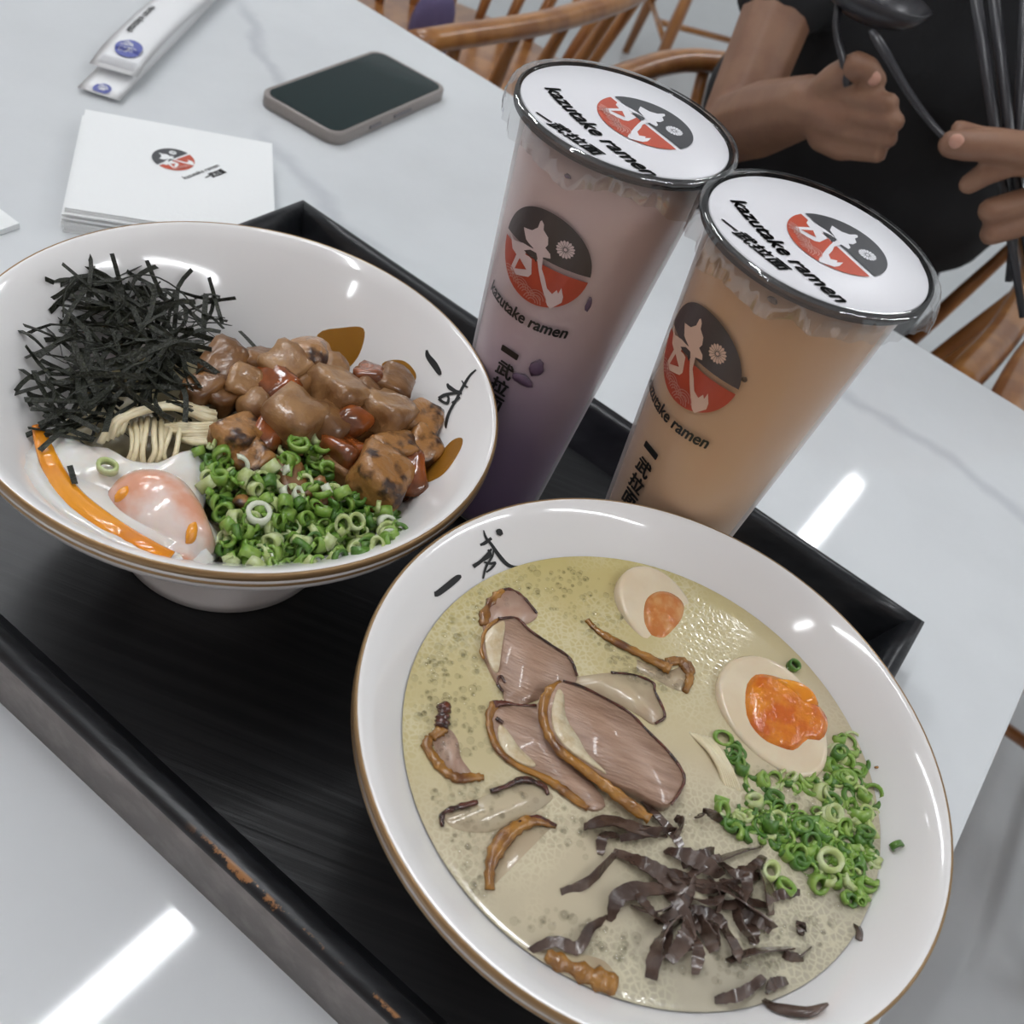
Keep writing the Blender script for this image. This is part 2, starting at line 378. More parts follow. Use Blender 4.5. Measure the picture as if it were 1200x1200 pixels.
def put_text(vf, fn, parent, m='ink', eps=.00014, name='lettering'):
    return mesh(name, bend(vf, fn, eps), m, parent, smooth=False)

# ------------------------------------------------------------------ the setting
marble('table_marble', (.66, .685, .70), (.40, .42, .46), .05, 6, veins=[(-.787, -.617, -.241, .012, -1.02, -.74, .5), (-.471, -.882, -.492, .013, -.62, -.40, .45), (-.429, -.903, -.704, .012, -.20, .14, .45)])
marble('floor_marble', (.50, .52, .53), (.3, .3, .3), .25, 5)
o = mesh('floor', box((0, 1, FLOOR-.02), (9, 9, .04)), 'floor_marble', smooth=False); tag(o, kind='structure')
CEIL = 2.0
o = mesh('ceiling', box((0, 1, CEIL+.09), (9, 9, .04)), 'ceiling_paint', smooth=False); tag(o, kind='structure')
mat('lamp_glow', (1, 1, 1)); _b = MATS['lamp_glow'].node_tree.nodes['Principled BSDF']
_b.inputs['Emission Color'].default_value = (.95, .97, 1, 1); _b.inputs['Emission Strength'].default_value = LAMP_STRENGTH
mat('shade_wall_tint', (.60, .49, .445), .9)  # warm tint for the bounce from the added wall
AX = (T1, T2, np.array([0, 0, 1.]))
o = mesh('shade_wall', box(W(0, -.85, .25), (8, .1, 2.0), AX), 'shade_wall_tint', smooth=False); tag(o, kind='structure')  # added unseen wall behind the camera, dims and warms the near side
for i, (a, b0, b1) in enumerate([(-.655, -.55, .70), (-.125, 2.42, 3.62), (-1.75, .3, 1.5), (-2.7, .9, 2.1), (1.5, -.55, .7), (1.5, 1.2, 2.4), (-.65, -2.4, -1.2)]):  # strips mirrored in the table come first; the others are added for light
    t = empty('ceiling_lamp', W(a, (b0+b1)/2, CEIL), 'slim white ceiling light strip, out of view, some mirrored as streaks, others added for light', 'lamp', 'ceiling light strips')
    mesh('housing', box(W(a, (b0+b1)/2, CEIL+.035), (.09, b1-b0+.04, .07), AX), 'lamp_body', t, smooth=False)
    mesh('tube', box(W(a, (b0+b1)/2, CEIL-.012), (.058, b1-b0, .024), AX), 'lamp_glow', t, smooth=False)

# table
near, left = -.10, -1.35
tc = W((TAB_R+left)/2, (TAB_D+near)/2, 0)
tab = empty('table', (tc[0], tc[1], FLOOR), 'white marble-look restaurant table with faint grey veins under the tray', 'table')
o = bevel_box('table_top', tc-np.array([0, 0, .014]), (TAB_R-left, TAB_D-near, .028), AX, 'table_marble', .0025, tab)
mesh('pedestal', lathe([(.04, -.73), (.04, -.028)], (tc[0], tc[1], 0), 24, cap=True), 'table_leg', tab)
bevel_box('base', tc+np.array([0, 0, -.74]), (.9, .5, .02), AX, 'table_leg', .004, tab)

# tray
TT = -0.36067; TAX, TAY, TLEN, TWID, TRH, TRF = -.20638, .59444, .47032, .3509, .03831, .012
E1 = np.array([math.cos(TT), math.sin(TT), 0]); E2 = np.array([math.sin(TT), -math.cos(TT), 0])
TA = np.array([TAX, TAY, 0])
def lacquer(name, base, rough, chips):
    m, nt, b = nodes_of(name); tc_ = N(nt, 'ShaderNodeTexCoord'); ob = tc_.outputs['Object']
    mp = N(nt, 'ShaderNodeMapping'); mp.inputs['Rotation'].default_value = (0, 0, -TT-.12); mp.inputs['Scale'].default_value = (3, 150, 60); L(nt, ob, mp.inputs[0])
    n = N(nt, 'ShaderNodeTexNoise', Scale=1.4, Detail=4, Roughness=.55); L(nt, mp.outputs[0], n.inputs['Vector'])
    bp = N(nt, 'ShaderNodeBump', Strength=.35, Distance=.0008); L(nt, n.outputs[0], bp.inputs['Height']); L(nt, bp.outputs[0], b.inputs['Normal'])
    col = ramp(nt, n.outputs[0], [(.45, base), (.72, [x*1.5+.004 for x in base])])
    if chips:
        sp = N(nt, 'ShaderNodeSeparateXYZ'); L(nt, ob, sp.inputs[0])
        n2 = N(nt, 'ShaderNodeTexNoise', Scale=38, Detail=6, Roughness=.7); L(nt, ob, n2.inputs['Vector'])
        ma = N(nt, 'ShaderNodeMath', operation='MULTIPLY_ADD'); L(nt, n2.outputs[0], ma.inputs[0]); ma.inputs[1].default_value = .016; L(nt, sp.outputs[2], ma.inputs[2])
        mr = N(nt, 'ShaderNodeMapRange'); L(nt, ma.outputs[0], mr.inputs[0]); mr.inputs[1].default_value = TRH+.0072; mr.inputs[2].default_value = TRH+.0078
        dv = N(nt, 'ShaderNodeVectorMath', operation='DOT_PRODUCT'); L(nt, ob, dv.inputs[0]); dv.inputs[1].default_value = tuple(E2)
        me_ = N(nt, 'ShaderNodeMapRange'); L(nt, dv.outputs['Value'], me_.inputs[0]); e0 = float((TA+E2*TWID-np.array([0, 0, 0]))@E2); me_.inputs[1].default_value = e0-.0034; me_.inputs[2].default_value = e0-.0026
        n4 = N(nt, 'ShaderNodeTexNoise', Scale=9, Detail=2); L(nt, ob, n4.inputs['Vector']); m4_ = N(nt, 'ShaderNodeMapRange'); L(nt, n4.outputs[0], m4_.inputs[0]); m4_.inputs[1].default_value = .48; m4_.inputs[2].default_value = .56
        mm = N(nt, 'ShaderNodeMath', operation='MULTIPLY'); L(nt, mr.outputs[0], mm.inputs[0]); L(nt, me_.outputs[0], mm.inputs[1]); mr = N(nt, 'ShaderNodeMath', operation='MULTIPLY'); L(nt, mm.outputs[0], mr.inputs[0]); L(nt, m4_.outputs[0], mr.inputs[1])
        mx = N(nt, 'ShaderNodeMix', data_type='RGBA'); L(nt, mr.outputs[0], mx.inputs['Factor']); L(nt, col, mx.inputs['A']); mx.inputs['B'].default_value = (.34, .16, .06, 1); col = mx.outputs['Result']
    L(nt, col, b.inputs['Base Color']); b.inputs['Roughness'].default_value = rough; b.inputs['Specular IOR Level'].default_value = .35; return m
lacquer('tray_black', (.008, .0085, .0095), .33, False)
lacquer('tray_side', (.19, .175, .168), .5, False); lacquer('tray_rim', (.011, .012, .014), .3, False); lacquer('tray_rim_worn', (.011, .012, .014), .3, True)
TC = TA+E1*TLEN/2+E2*TWID/2
tray = empty('serving_tray', (TC[0], TC[1], 0), 'black wooden serving tray with worn raised edges under the bowls and cups', 'tray')
mesh('tray_floor', box(TC+np.array([0, 0, TRF/2+.001]), (TLEN-.012, TWID-.012, TRF-.002), (E1, E2, np.array([0, 0, 1.]))), 'tray_black', tray, smooth=False)
def tray_side(a, b, worn):
    d = (b-a)/np.linalg.norm(b-a); n = np.cross([0, 0, 1.], d)
    if n@(TC-a) < 0: n = -n
    prof = [(0, 0, 0), (0, TRH-.004, 0), (.0006, TRH-.0016, 1), (.0024, TRH-.0003, 1), (.0055, TRH, 1), (.0085, TRH-.0008, 1), (.0105, TRH-.003, 1), (.0125, TRH-.008, 1), (.0185, TRF+.003, 1), (.024, TRF-.001, 1), (.024, 0, 1)]
    V, F, mi = [], [], []
    K = 12; Ln = np.linalg.norm(b-a)
    for k in range(K+1):
        for (y, z, _) in prof:
            u = y+(Ln-2*y)*k/K; V.append(a+d*u+n*y+np.array([0, 0, z]))
    m = len(prof)
    for k in range(K):
        for j in range(m):
            q = (j+1) % m; f = (k*m+j, k*m+q, (k+1)*m+q, (k+1)*m+j); F.append(f); mi.append(1 if prof[q][2] else 0)
    F += [tuple(range(m))[::-1], tuple(K*m+j for j in range(m))]; mi += [0, 0]
    o = mesh('tray_side', (V, F), ['tray_side', 'tray_rim_worn' if worn else 'tray_rim'], tray, mi=mi)
    bm = bmesh.new(); bm.from_mesh(o.data); bmesh.ops.recalc_face_normals(bm, faces=bm.faces[:]); bm.to_mesh(o.data); bm.free(); return o
ca, cb, cc, cd = TA, TA+E1*TLEN, TA+E1*TLEN+E2*TWID, TA+E2*TWID
for a, b, wn in ((ca, cb, 0), (cb, cc, 0), (cc, cd, 1), (cd, ca, 0)): tray_side(a, b, wn)

# ------------------------------------------------------------------ bowls
B1 = np.array([-.1275, .3252, TRF]); B2 = np.array([.07901, .23211, TRF])
RIM_R, RIM_Z = .11138, .11563-TRF
INNER = [(0, .024-TRF), (.02, .026-TRF), (.04, .034-TRF), (.055, .05-TRF), (.074, .074-TRF), (.092, .0985-TRF), (.1035, .1105-TRF), (.1085, .1150-TRF)]
OUTER = [(.1113, .1150-TRF), (.1114, .1135-TRF), (.1112, .1090-TRF), (.1095, .1045-TRF), (.098, .0905-TRF), (.078, .067-TRF), (.060, .047-TRF), (.049, .036-TRF), (.0465, .030-TRF), (.0475, .024-TRF), (.0495, .018-TRF), (.0500, .0125-TRF), (.0492, .0121-TRF), (.044, .0121-TRF), (.040, .018-TRF), (0, .019-TRF)]
_ir = np.array([p[0] for p in INNER]); _iz = np.array([p[1] for p in INNER])
def bowl(c, label):
    t = empty('ramen_bowl', c, label, 'bowl')
    prof = [(.0001, INNER[0][1])]+INNER[1:]+[(.1098, RIM_Z-.0001), (.1106, RIM_Z)]+OUTER[:-1]+[(.0001, OUTER[-1][1])]
    mesh('bowl_body', lathe(prof, c, 128), 'porcelain', t)
    for z0, z1, e in ((RIM_Z-.0004, RIM_Z-.0034, .00025), (RIM_Z-.0052, RIM_Z-.0066, .0002)):
        pr = [(.1112+e, z0+.0002), (.1114+e, z0-.0006), (.1114+e, z1+.0004), (.1112+e, z1)]
        if z0 > RIM_Z-.001: pr = [(.1103, RIM_Z-.0001), (.1105, RIM_Z+.0002), (.1109, RIM_Z+.0001), (.1114, RIM_Z-.0003)]+pr[1:]
        mesh('gold_band', lathe([(r, z) for r, z in pr], c, 128), 'gold', t)
    return t
bowl1 = bowl(B1, 'flared white ramen bowl with gold rim holding dry noodles, pork cubes and scallions')
bowl2 = bowl(B2, 'flared white ramen bowl with gold rim full of milky broth, nearest the camera')
def wall_hit(x, y, c, lift=.0003):
    def ins(P):
        r = math.hypot(P[0]-c[0], P[1]-c[1]); return r < .1085 and P[2]-c[2] < np.interp(r, _ir, _iz)+lift
    return march(x, y, ins)
def brush(c, strokes, parent, label):
    vfs = []
    for st in strokes:
        pts = st[0]; wd = st[1]; n = max(6, len(pts)*4); P = spline([(x, y, w_) for (x, y), w_ in zip(pts, wd)], n)
        V = []; F = []
        for i in range(n):
            a, b = P[max(i-1, 0)], P[min(i+1, n-1)]; d = np.array([b[0]-a[0], b[1]-a[1]]); d /= np.linalg.norm(d)+1e-9; nx = (-d[1], d[0])
            for s in (-1, 0, 1): V.append(wall_hit(P[i][0]+nx[0]*s*P[i][2]*.66, P[i][1]+nx[1]*s*P[i][2]*.66, c, .0004+.00005*len(vfs)))
        for i in range(n-1):
            for s in (0, 1): F.append((3*i+s, 3*i+s+1, 3*i+4+s, 3*i+3+s))
        vfs.append((V, F))
    o = mesh('calligraphy', join(*vfs), 'ink', parent, smooth=False); o['label'] = label
def k6(x, y): return (380+x/3.75, 460+y/3.75)
def cal(*s): return [([k6(x, y) for x, y, _ in st], [w_/3.75 for *_, w_ in st]) for st in s]
brush(B2, cal([(484,886,16),(500,882,20),(545,848,22),(585,815,20),(602,806,8)],
              [(700,605,4),(712,640,9),(735,668,10),(765,712,13),(800,752,13),(830,766,10),(868,764,3)],
              [(685,670,8),(705,662,12),(735,640,10)],
              [(735,686,6),(722,705,9),(690,740,12),(655,765,14)], [(720,690,6),(730,712,10),(716,728,8),(695,740,6)],
              [(745,690,5),(738,722,7),(712,765,8),(698,818,6)], [(702,745,6),(730,752,9),(752,748,8),(735,772,8),(712,790,6)],
              [(756,606,8),(768,612,22),(780,626,12)]), bowl2, 'two brushed black characters on the inner wall')
def k4(x, y): return (220+x/3.75, 360+y/3.75)
def cal1(*s): return [([k4(x, y) for x, y, _ in st], [w_/3.75 for *_, w_ in st]) for st in s]
brush(B1, cal1([(1050,188,7),(1056,215,17),(1082,250,22),(1104,285,17),(1110,298,8)],
               [(1275,268,5),(1240,300,8),(1212,345,10),(1180,405,9),(1150,460,10),(1136,505,11),(1134,532,5)],
               [(1140,335,6),(1150,352,14),(1180,370,11),(1205,372,8)],
               [(1205,380,6),(1170,378,9),(1130,386,12),(1102,400,10)], [(1102,402,9),(1125,418,9),(1142,420,10),(1146,398,8),(1138,386,6)],
               [(1204,322,4),(1218,345,6),(1232,352,4)], [(1160,420,6),(1178,410,8),(1196,394,6)]), bowl1, 'two brushed black characters on the inner wall')

# ------------------------------------------------------------------ drinks
CZ, LZ, RB, RTOP = TRF, .2384, .0256, .0423
def cup_r(z): return RB+(RTOP-RB)*(z-CZ)/(LZ-CZ)
drink_mat('taro_drink', [(0, (0.188, 0.106, 0.275)), (.28, (0.312, 0.206, 0.362)), (.5, (0.500, 0.388, 0.463)), (.72, (0.587, 0.450, 0.450)), (1, (0.625, 0.463, 0.425))], 0, .22)
drink_mat('tea_drink', [(0, (0.650, 0.488, 0.338)), (.35, (0.625, 0.425, 0.263)), (.7, (0.575, 0.344, 0.175)), (1, (0.562, 0.319, 0.144))], 0, .22)
mat('taro_blank', (.62, .50, .50), .3); mat('tea_blank', (.64, .44, .34), .3); mat('cup_dark', (.065, .05, .05), .3); mat('cup_red', (.42, .06, .03), .3); mat('cup_wave', (.50, .20, .16), .3)
def cup(c, label, drink, blank, lp, lr, lid_a, lid_b, lid_c, lid_cjk, seed):
    t = empty('drink_cup', (c[0], c[1], CZ), label, 'drink')
    o = mesh('drink', lathe([(.0001, .0035)]+[(cup_r(CZ+z)-.0012, z) for z in (.0035, .01, .05, .1, .15, .2, .2185)]+[(.0001, .2185)], (0, 0, 0), 72), drink, None)
    o.parent = t
    pr = [(.0001, .0008), (RB-.006, .0), (RB-.002, .0012), (RB, .005)]+[(cup_r(CZ+z), z) for z in (.02, .06, .1, .14, .18, .21)]+[(RTOP, LZ-CZ-.007), (RTOP+.0012, LZ-CZ-.004)]
    mesh('cup_wall', lathe(pr, (c[0], c[1], CZ), 96), 'cup_plastic', t)
    # rim ring, lid print, film
    z = LZ-CZ
    mesh('rim_ring', lathe([(RTOP+.0005, z-.0045), (.0467, z-.0040), (.0469, z-.002), (.0467, z), (.0460, z+.0006), (.0452, z-.0008), (.0440, z-.0012)], (c[0], c[1], CZ), 96), 'rim_plastic', t)
    mesh('lid_print', lathe([(.0447, z-.0022), (.0447, z-.0006), (.0443, z-.0003), (.02, z-.0003), (.0001, z-.0003)], (c[0], c[1], CZ), 96), 'lid_print', t)
    def wob(i, th, r, zz):
        n1 = noise.noise(Vector((math.cos(th)*6, math.sin(th)*6, seed+i*.25))); n2 = noise.noise(Vector((math.cos(th)*2.2, math.sin(th)*2.2, seed+9)))
        cr = math.sin(th*46+3*n1*2)*.0005
        k = max(0, i-1)/4
        fl = max(0, math.cos(th-lr))**3*.0035
        return r+k*(n1*.0016+cr+fl+.001*n2), zz-k*k*(n2*.006+n1*.0025)+k*fl*1.2
    mesh('film_skirt', lathe([(.0455, z+.0009), (.0482, z+.0009), (.0489, z-.001), (.0492, z-.004), (.0490, z-.008), (.0486, z-.0115)], (c[0], c[1], CZ), 220, wob), 'cling_film', t)
    def wl(i, th, r, zz): return r, zz+(.00022*noise.noise(Vector((math.cos(th)*r*75, math.sin(th)*r*75, seed+3))))*(r/.0458)**2
    mesh('film_lid', lathe([(.0001, z+.0010)]+[(r_, z+.0010) for r_ in np.linspace(.003, .0458, 16)], (c[0], c[1], CZ), 96, wl), 'lid_film', t)
    # print on the wall
    P = march(lp[0], lp[1], lambda q: math.hypot(q[0]-c[0], q[1]-c[1]) < cup_r(q[2]) and q[2] < LZ)
    a0, z0 = math.atan2(P[1]-c[1], P[0]-c[0]), P[2]; S = .0222
    def fn(u, v, lift):
        zz = z0+v*S; r = cup_r(zz)+.0003+lift; a = a0+u*S/cup_r(zz); return (c[0]+r*math.cos(a), c[1]+r*math.sin(a), zz)
    for key, lay, vfs in EMB:
        m = {'unprinted': blank, 'wave': 'cup_wave', 'print_dark': 'cup_dark', 'print_red': 'cup_red'}[key]
        nm = {'print_dark': 'dark_print', 'print_red': 'red_print', 'unprinted': 'figure_print', 'wave': 'wave_print'}[key]
        mesh(nm, bend(join(*vfs), fn, .00012*lay), m, t, smooth=False)
    put_text(text_flat('kazutake ramen', width=2.0, height=.27, bold=.038, shear=.15, cx=-.06, cy=-1.40, arc=.07), fn, t)
    for ch, v in (('一', -2.36), ('武', -2.83), ('拉', -3.3), ('面', -3.78)):
        put_text(text_flat(ch, width=.40, height=.13 if ch == '一' else .40, bold=.04, shear=.12, cx=-.06, cy=v), fn, t)
    # print on the lid
    zl = LZ+.0014-.0015
    A, B = up(*lid_a, LZ), up(*lid_b, LZ); cen = (A+B)/2; X = (B-A)/2; S2 = np.linalg.norm(X); X /= S2; Y = np.cross([0, 0, 1.], X)
    def fl(u, v, lift): q = cen+X*u*S2+Y*v*S2; return (q[0], q[1], zl+lift)
    put_emblem(fl, t, 'lid_print', 'print_pink')
    def loc(p): q = up(*p, LZ)-cen; return (q@X)/S2, (q@Y)/S2
    (x0, y0), (x1, y1) = loc(lid_c[0]), loc(lid_c[1]); an = math.atan2(y1-y0, x1-x0)
    def rot(vf):
        ca_, sa = math.cos(an), math.sin(an); return [((p[0])*ca_-p[1]*sa+(x0+x1)/2, p[0]*sa+p[1]*ca_+(y0+y1)/2, 0) for p in vf[0]], vf[1]
    put_text(rot(text_flat('kazutake ramen', width=math.hypot(x1-x0, y1-y0), bold=.038, shear=.2, cy=.05, arc=.06)), fl, t)
    (x0, y0), (x1, y1) = loc(lid_cjk[0]), loc(lid_cjk[1]); an = math.atan2(y1-y0, x1-x0)
    put_text(rot(text_flat('一武拉面', width=math.hypot(x1-x0, y1-y0), height=.30, bold=.04, shear=.2, cx=-.08, cy=-.20)), fl, t)
    return t
C1 = (-.0157, .4165); C2 = (.0702, .3778)
cup1 = cup(C1, 'tall sealed cup of pale purple milk drink darkening to purple at the bottom', 'taro_drink', 'taro_blank', (634, 304), 2.7,
    (718, 113), (796, 175), [(637, 103), (758, 207)], [(640, 132), (716, 182)], 1)
cup2 = cup(C2, 'tall sealed cup of brown milk tea in front of the purple drink', 'tea_drink', 'tea_blank', (813, 421), -.4,
    (941.3, 249.9), (1022.7, 324), [(855, 235), (981, 355)], [(858, 258), (935, 318)], 5)
def bit(cup_o, c, x, y, r, asp, nm='drink_bit', bm_='drink_bit'):
    P = march(x, y, lambda q: math.hypot(q[0]-c[0], q[1]-c[1]) < cup_r(q[2])+.0001 and q[2] < LZ)
    a = math.atan2(P[1]-c[1], P[0]-c[0]); V, F = blob((0, 0, 0), (r, r*asp, r*.25), 0, x, .35, sub=2)
    X = np.array([-math.sin(a), math.cos(a), 0]); Nn = np.array([math.cos(a), math.sin(a), 0])
    mesh(nm, ([P+X*p[0]+np.array([0, 0, 1.])*p[1]+Nn*(p[2]-r*.1) for p in V], F), bm_, cup_o)
for x, y, r, a in [(612, 446, .0045, .8), (629, 432, .0035, 1.3), (690, 357, .0012, 3), (665, 207, .0016, .6)]: bit(cup1, C1, x, y, r, a)
for x, y, r, a in [(872, 445, .0012, 1), (905, 352, .0022, .5)]: bit(cup2, C2, x, y, r, a, 'drink_speck', 'tea_speck')

# ------------------------------------------------------------------ phone, napkins, paper sleeves
pd = 1.30316; pc0 = np.array([-.3139, .76049, 0]); pe1 = np.array([math.cos(pd), math.sin(pd), 0]); pe2 = np.array([math.sin(pd), -math.cos(pd), 0]); PLn, PWd = .16483, .08017
pcn = pc0+pe1*PLn/2+pe2*PWd/2
ph = empty('smartphone', (pcn[0], pcn[1], 0), 'dark smartphone in a clear grey-brown case lying face up', 'phone')
def round_rect(c, e1, e2, l, w_, r, n=6):
    out = []
    for sx, sy, a0 in ((1, 1, 0), (-1, 1, PI/2), (-1, -1, PI), (1, -1, 1.5*PI)):
        for k in range(n+1):
            t = a0+PI/2*k/n; out.append(np.array(c)+e1*(sx*(l/2-r)+r*math.cos(t))+e2*(sy*(w_/2-r)+r*math.sin(t)))
    return out
rr_ = round_rect(pcn, pe1, pe2, PLn, PWd, .012)[::-1]
V, F = [], []; n_ = len(rr_)
for s, z in ((.97, .0), (.995, .001), (1, .003), (1, .0085), (.994, .0102), (.972, .0108), (.962, .0104)):
    for p in rr_: q = pcn+(p-pcn)*s; V.append((q[0], q[1], z))
for i in range(6):
    for k in range(n_): j = (k+1) % n_; F.append((i*n_+k, (i+1)*n_+k, (i+1)*n_+j, i*n_+j))
F.append(tuple(range(n_))); F.append(tuple(6*n_+k for k in range(n_))[::-1]); mesh('case', (V, F), 'phone_case', ph)
mesh('screen', prism([(p[0], p[1], .0) for p in round_rect(pcn, pe1, pe2, PLn-.008, PWd-.008, .010)], .0095, .0107), 'phone_screen', ph, smooth=False)
bevel_box('side_button', pcn+pe2*(PWd/2+.0004)-pe1*.03+np.array([0, 0, .006]), (.016, .0016, .003), (pe1, pe2, np.array([0, 0, 1.])), 'phone_button', .0006, ph)
bevel_box('side_button', pcn+pe2*(PWd/2+.0004)+pe1*.01+np.array([0, 0, .006]), (.026, .0016, .003), (pe1, pe2, np.array([0, 0, 1.])), 'phone_button', .0006, ph)

NZ = .016; NN = 11
nA, nB, nD = up(100, 128, NZ), up(319, 168, NZ), up(76, 243, NZ)
nU = nB-nA; nV = nD-nA
for i in range(NN):
    top = i == NN-1; z0 = NZ*i/NN+.0002; z1 = NZ*(i+1)/NN
    jx, jy = (0, 0) if top else (random.uniform(-.02, .012), random.uniform(-.012, .012)+.035*(1-i/NN))
    cs = [nA+nU*jx+nV*jy, nB+nU*jx+nV*jy, nB+nV*(1+jy)+nU*jx, nD+nU*jx+nV*jy]
    out = []
    for k in range(4):
        a, b = cs[k], cs[(k+1) % 4]
        for s in np.linspace(0, 1, 7)[:-1]: p = a+(b-a)*s; out.append((p[0], p[1], 0))
    o = mesh('paper_napkin', prism(out[::-1], z0, z1), 'napkin', smooth=False); recentre(o)
    if top: tag(o, 'top white paper napkin printed with a small red and black emblem', 'napkin', 'stack of paper napkins'); topnap = o
    else: tag(o, 'plain white paper napkin in the stack under the printed one', 'napkin', 'stack of paper napkins')
A, B = up(185, 193.6, NZ), up(221, 180.8, NZ); ncen = (A+B)/2; nX = (B-A)/2; nS = np.linalg.norm(nX); nX /= nS; nY = np.cross([0, 0, 1.], nX)
def fnap(u, v, lift): q = ncen+nX*u*nS+nY*v*nS; return (q[0], q[1], NZ+.0002+lift)
put_emblem(fnap, topnap, 'napkin', 'print_pink')
put_text(text_flat('kazutake ramen', width=2.3, bold=.01, cx=.35, cy=-1.45), fnap, topnap)
put_text(text_flat('一武拉面', width=1.25, height=.42, bold=.04, cx=.75, cy=-1.95), fnap, topnap)
o = mesh('paper_napkin', prism([tuple(up(x, y, .0)) for x, y in ((-70, 222), (2, 252), (23, 268), (-2, 277), (-80, 300))], .0004, .004), 'napkin', smooth=False)
recentre(o); tag(o, 'corner of a white paper napkin lying flat at the photo\'s left edge', 'napkin')

def sleeve(pts, w0, w1, label, face):
    P = np.array(spline([up(x, y, 0)+np.array([0, 0, z]) for x, y, z in pts], 200)); cum = np.r_[0, np.cumsum(np.linalg.norm(np.diff(P, axis=0), axis=1))]
    P = [np.array([np.interp(s_, cum, P[:, k]) for k in range(3)]) for s_ in np.linspace(0, cum[-1], 40)]
    t = empty('chopstick_sleeve', (P[0][0], P[0][1], P[0][2]-.003), label, 'paper sleeve', 'wrapped chopstick sleeves')
    n = len(P); V, F = [], []
    for i in range(n):
        d = P[min(i+1, n-1)]-P[max(i-1, 0)]; d /= np.linalg.norm(d); s = np.cross(d, [0, 0, 1.]); s /= np.linalg.norm(s); u = np.cross(s, d)
        wd = (w0+(w1-w0)*min(1, i/(n*.6)))/2; th_ = .0006 if i < 3 else .0022+.0012*min(1, (i-3)/4)
        for a, b in ((-1, 0), (-.6, 1), (0, 1.25), (.6, 1), (1, 0), (.6, -1), (-.6, -1)): V.append(P[i]+s*a*wd+u*b*th_)
    for i in range(n-1):
        for k in range(7): j = (k+1) % 7; F.append((i*7+k, (i+1)*7+k, (i+1)*7+j, i*7+j))
    F += [tuple(range(7)), tuple((n-1)*7+k for k in range(7))[::-1]]
    mesh('sleeve', (V, F), 'paper_sleeve', t)
    L_ = sum(np.linalg.norm(P[i+1]-P[i]) for i in range(n-1))
    def fs(u, v, lift):                             # u metres along from the tip, v metres across
        k = min(max(u/L_*(n-1), 0), n-1.001); i = int(k); f = k-i; c = P[i]*(1-f)+P[i+1]*f; d = P[i+1]-P[i]; d /= np.linalg.norm(d); s = np.cross(d, [0, 0, 1.]); s /= np.linalg.norm(s); q = np.cross(s, d)
        wd = (w0+(w1-w0)*min(1, k/(n*.6)))/2; a = abs(v/wd); h = .0022+.0012*min(1, max(0, (k-3)/4)); h = .0006 if k < 2 else h
        return c+s*v+q*(h*(1.25-.25*a/.6 if a < .6 else max(0, (1-a)/.4))+.0007+lift)
    return t, fs
s1, f1 = sleeve([(116, 116, .004), (140, 92, .005), (170, 62, .005), (235, -5, .005), (330, -105, .005)], .032, .035, 'lower white chopstick sleeve, its folded blue-printed tip poking out beneath the other', 0)
s2, f2 = sleeve([(133, 100, .012), (150, 80, .0145), (185, 44, .0145), (250, -18, .0135), (350, -125, .0135)], .036, .040, 'upper white paper chopstick sleeve with a blue wave emblem near its tip', 1)
def wave_patch(cu, cv, r, fs, par):
    def fn(u, v, lift): return fs(cu+u, cv+v, lift)
    mesh('blue_print', bend(flat([(math.cos(t)*r, math.sin(t)*r*.8) for t in np.linspace(0, 2*PI, 20)[:-1]], .004), fn, .0002), 'blue_print', par, smooth=False)
    arcs = []
    for k in range(9):
        x, y = random.uniform(-.6, .5)*r, random.uniform(-.5, .5)*r*.8
        for q in (.28*r, .16*r):
            V = []
            for t in np.linspace(-1.4, 1.4, 8): V += [(x+math.cos(t)*q, y+math.sin(t)*q, 0), (x+math.cos(t)*(q-.0005), y+math.sin(t)*(q-.0005), 0)]
            arcs.append((V, [(2*i, 2*i+1, 2*i+3, 2*i+2) for i in range(7)]))
    mesh('wave_print', bend(join(*arcs), fn, .0005), 'paper_sleeve', par, smooth=False)
wave_patch(.032, .001, .0125, f2, s2); wave_patch(.006, .0, .008, f1, s1)
ln = []
for k in range(6): ln.append(([(.004+.0021*k, -.0135, 0), (.0048+.0021*k, -.0135, 0), (.0048+.0021*k, .0135, 0), (.004+.0021*k, .0135, 0)], [(0, 1, 2, 3)]))
mesh('small_print', bend(join(*ln), f2, .0003), 'grey_print', s2, smooth=False)
put_text(text_flat('kazutake ramen', width=.055, height=.0055, bold=.03, cx=.085, cy=-.008), lambda u, v, l: f2(u, v*-1, l) if 0 else f2(u, v, l), s2, eps=.0003)

# ------------------------------------------------------------------ dry noodle bowl: toppings
def heap(P):
    r = math.hypot(P[0]-B1[0], P[1]-B1[1]); return .0885+.009*(1-(r/.088)**2)
def on_heap(x, y, lift=0):
    def ins(P):
        r = math.hypot(P[0]-B1[0], P[1]-B1[1]); return r < .1085 and P[2] < max(heap(P)+lift, B1[2]+np.interp(r, _ir, _iz))
    return march(x, y, ins)
V, F = [], []; seg = 64
for i, r in enumerate(np.linspace(.0001, .069, 12)):
    for k in range(seg):
        t = 2*PI*k/seg; V.append((B1[0]+.002+r*math.cos(t), B1[1]-.010+r*math.sin(t), .0765+.009*(1-(r/.080)**2)+.0012*noise.noise(Vector((r*math.cos(t)*120, r*math.sin(t)*120, 2)))))
for i in range(11):
    for k in range(seg): j = (k+1) % seg; F.append((i*seg+k, (i+1)*seg+k, (i+1)*seg+j, i*seg+j))
m, nt, b = nodes_of('sauce_film'); out_ = nt.nodes['Material Output']
tr_ = N(nt, 'ShaderNodeBsdfTransparent'); tr_.inputs[0].default_value = (.72, .46, .12, 1); mx_ = N(nt, 'ShaderNodeMixShader', Fac=.38)
b.inputs['Base Color'].default_value = (.30, .15, .025, 1); b.inputs['Roughness'].default_value = .1
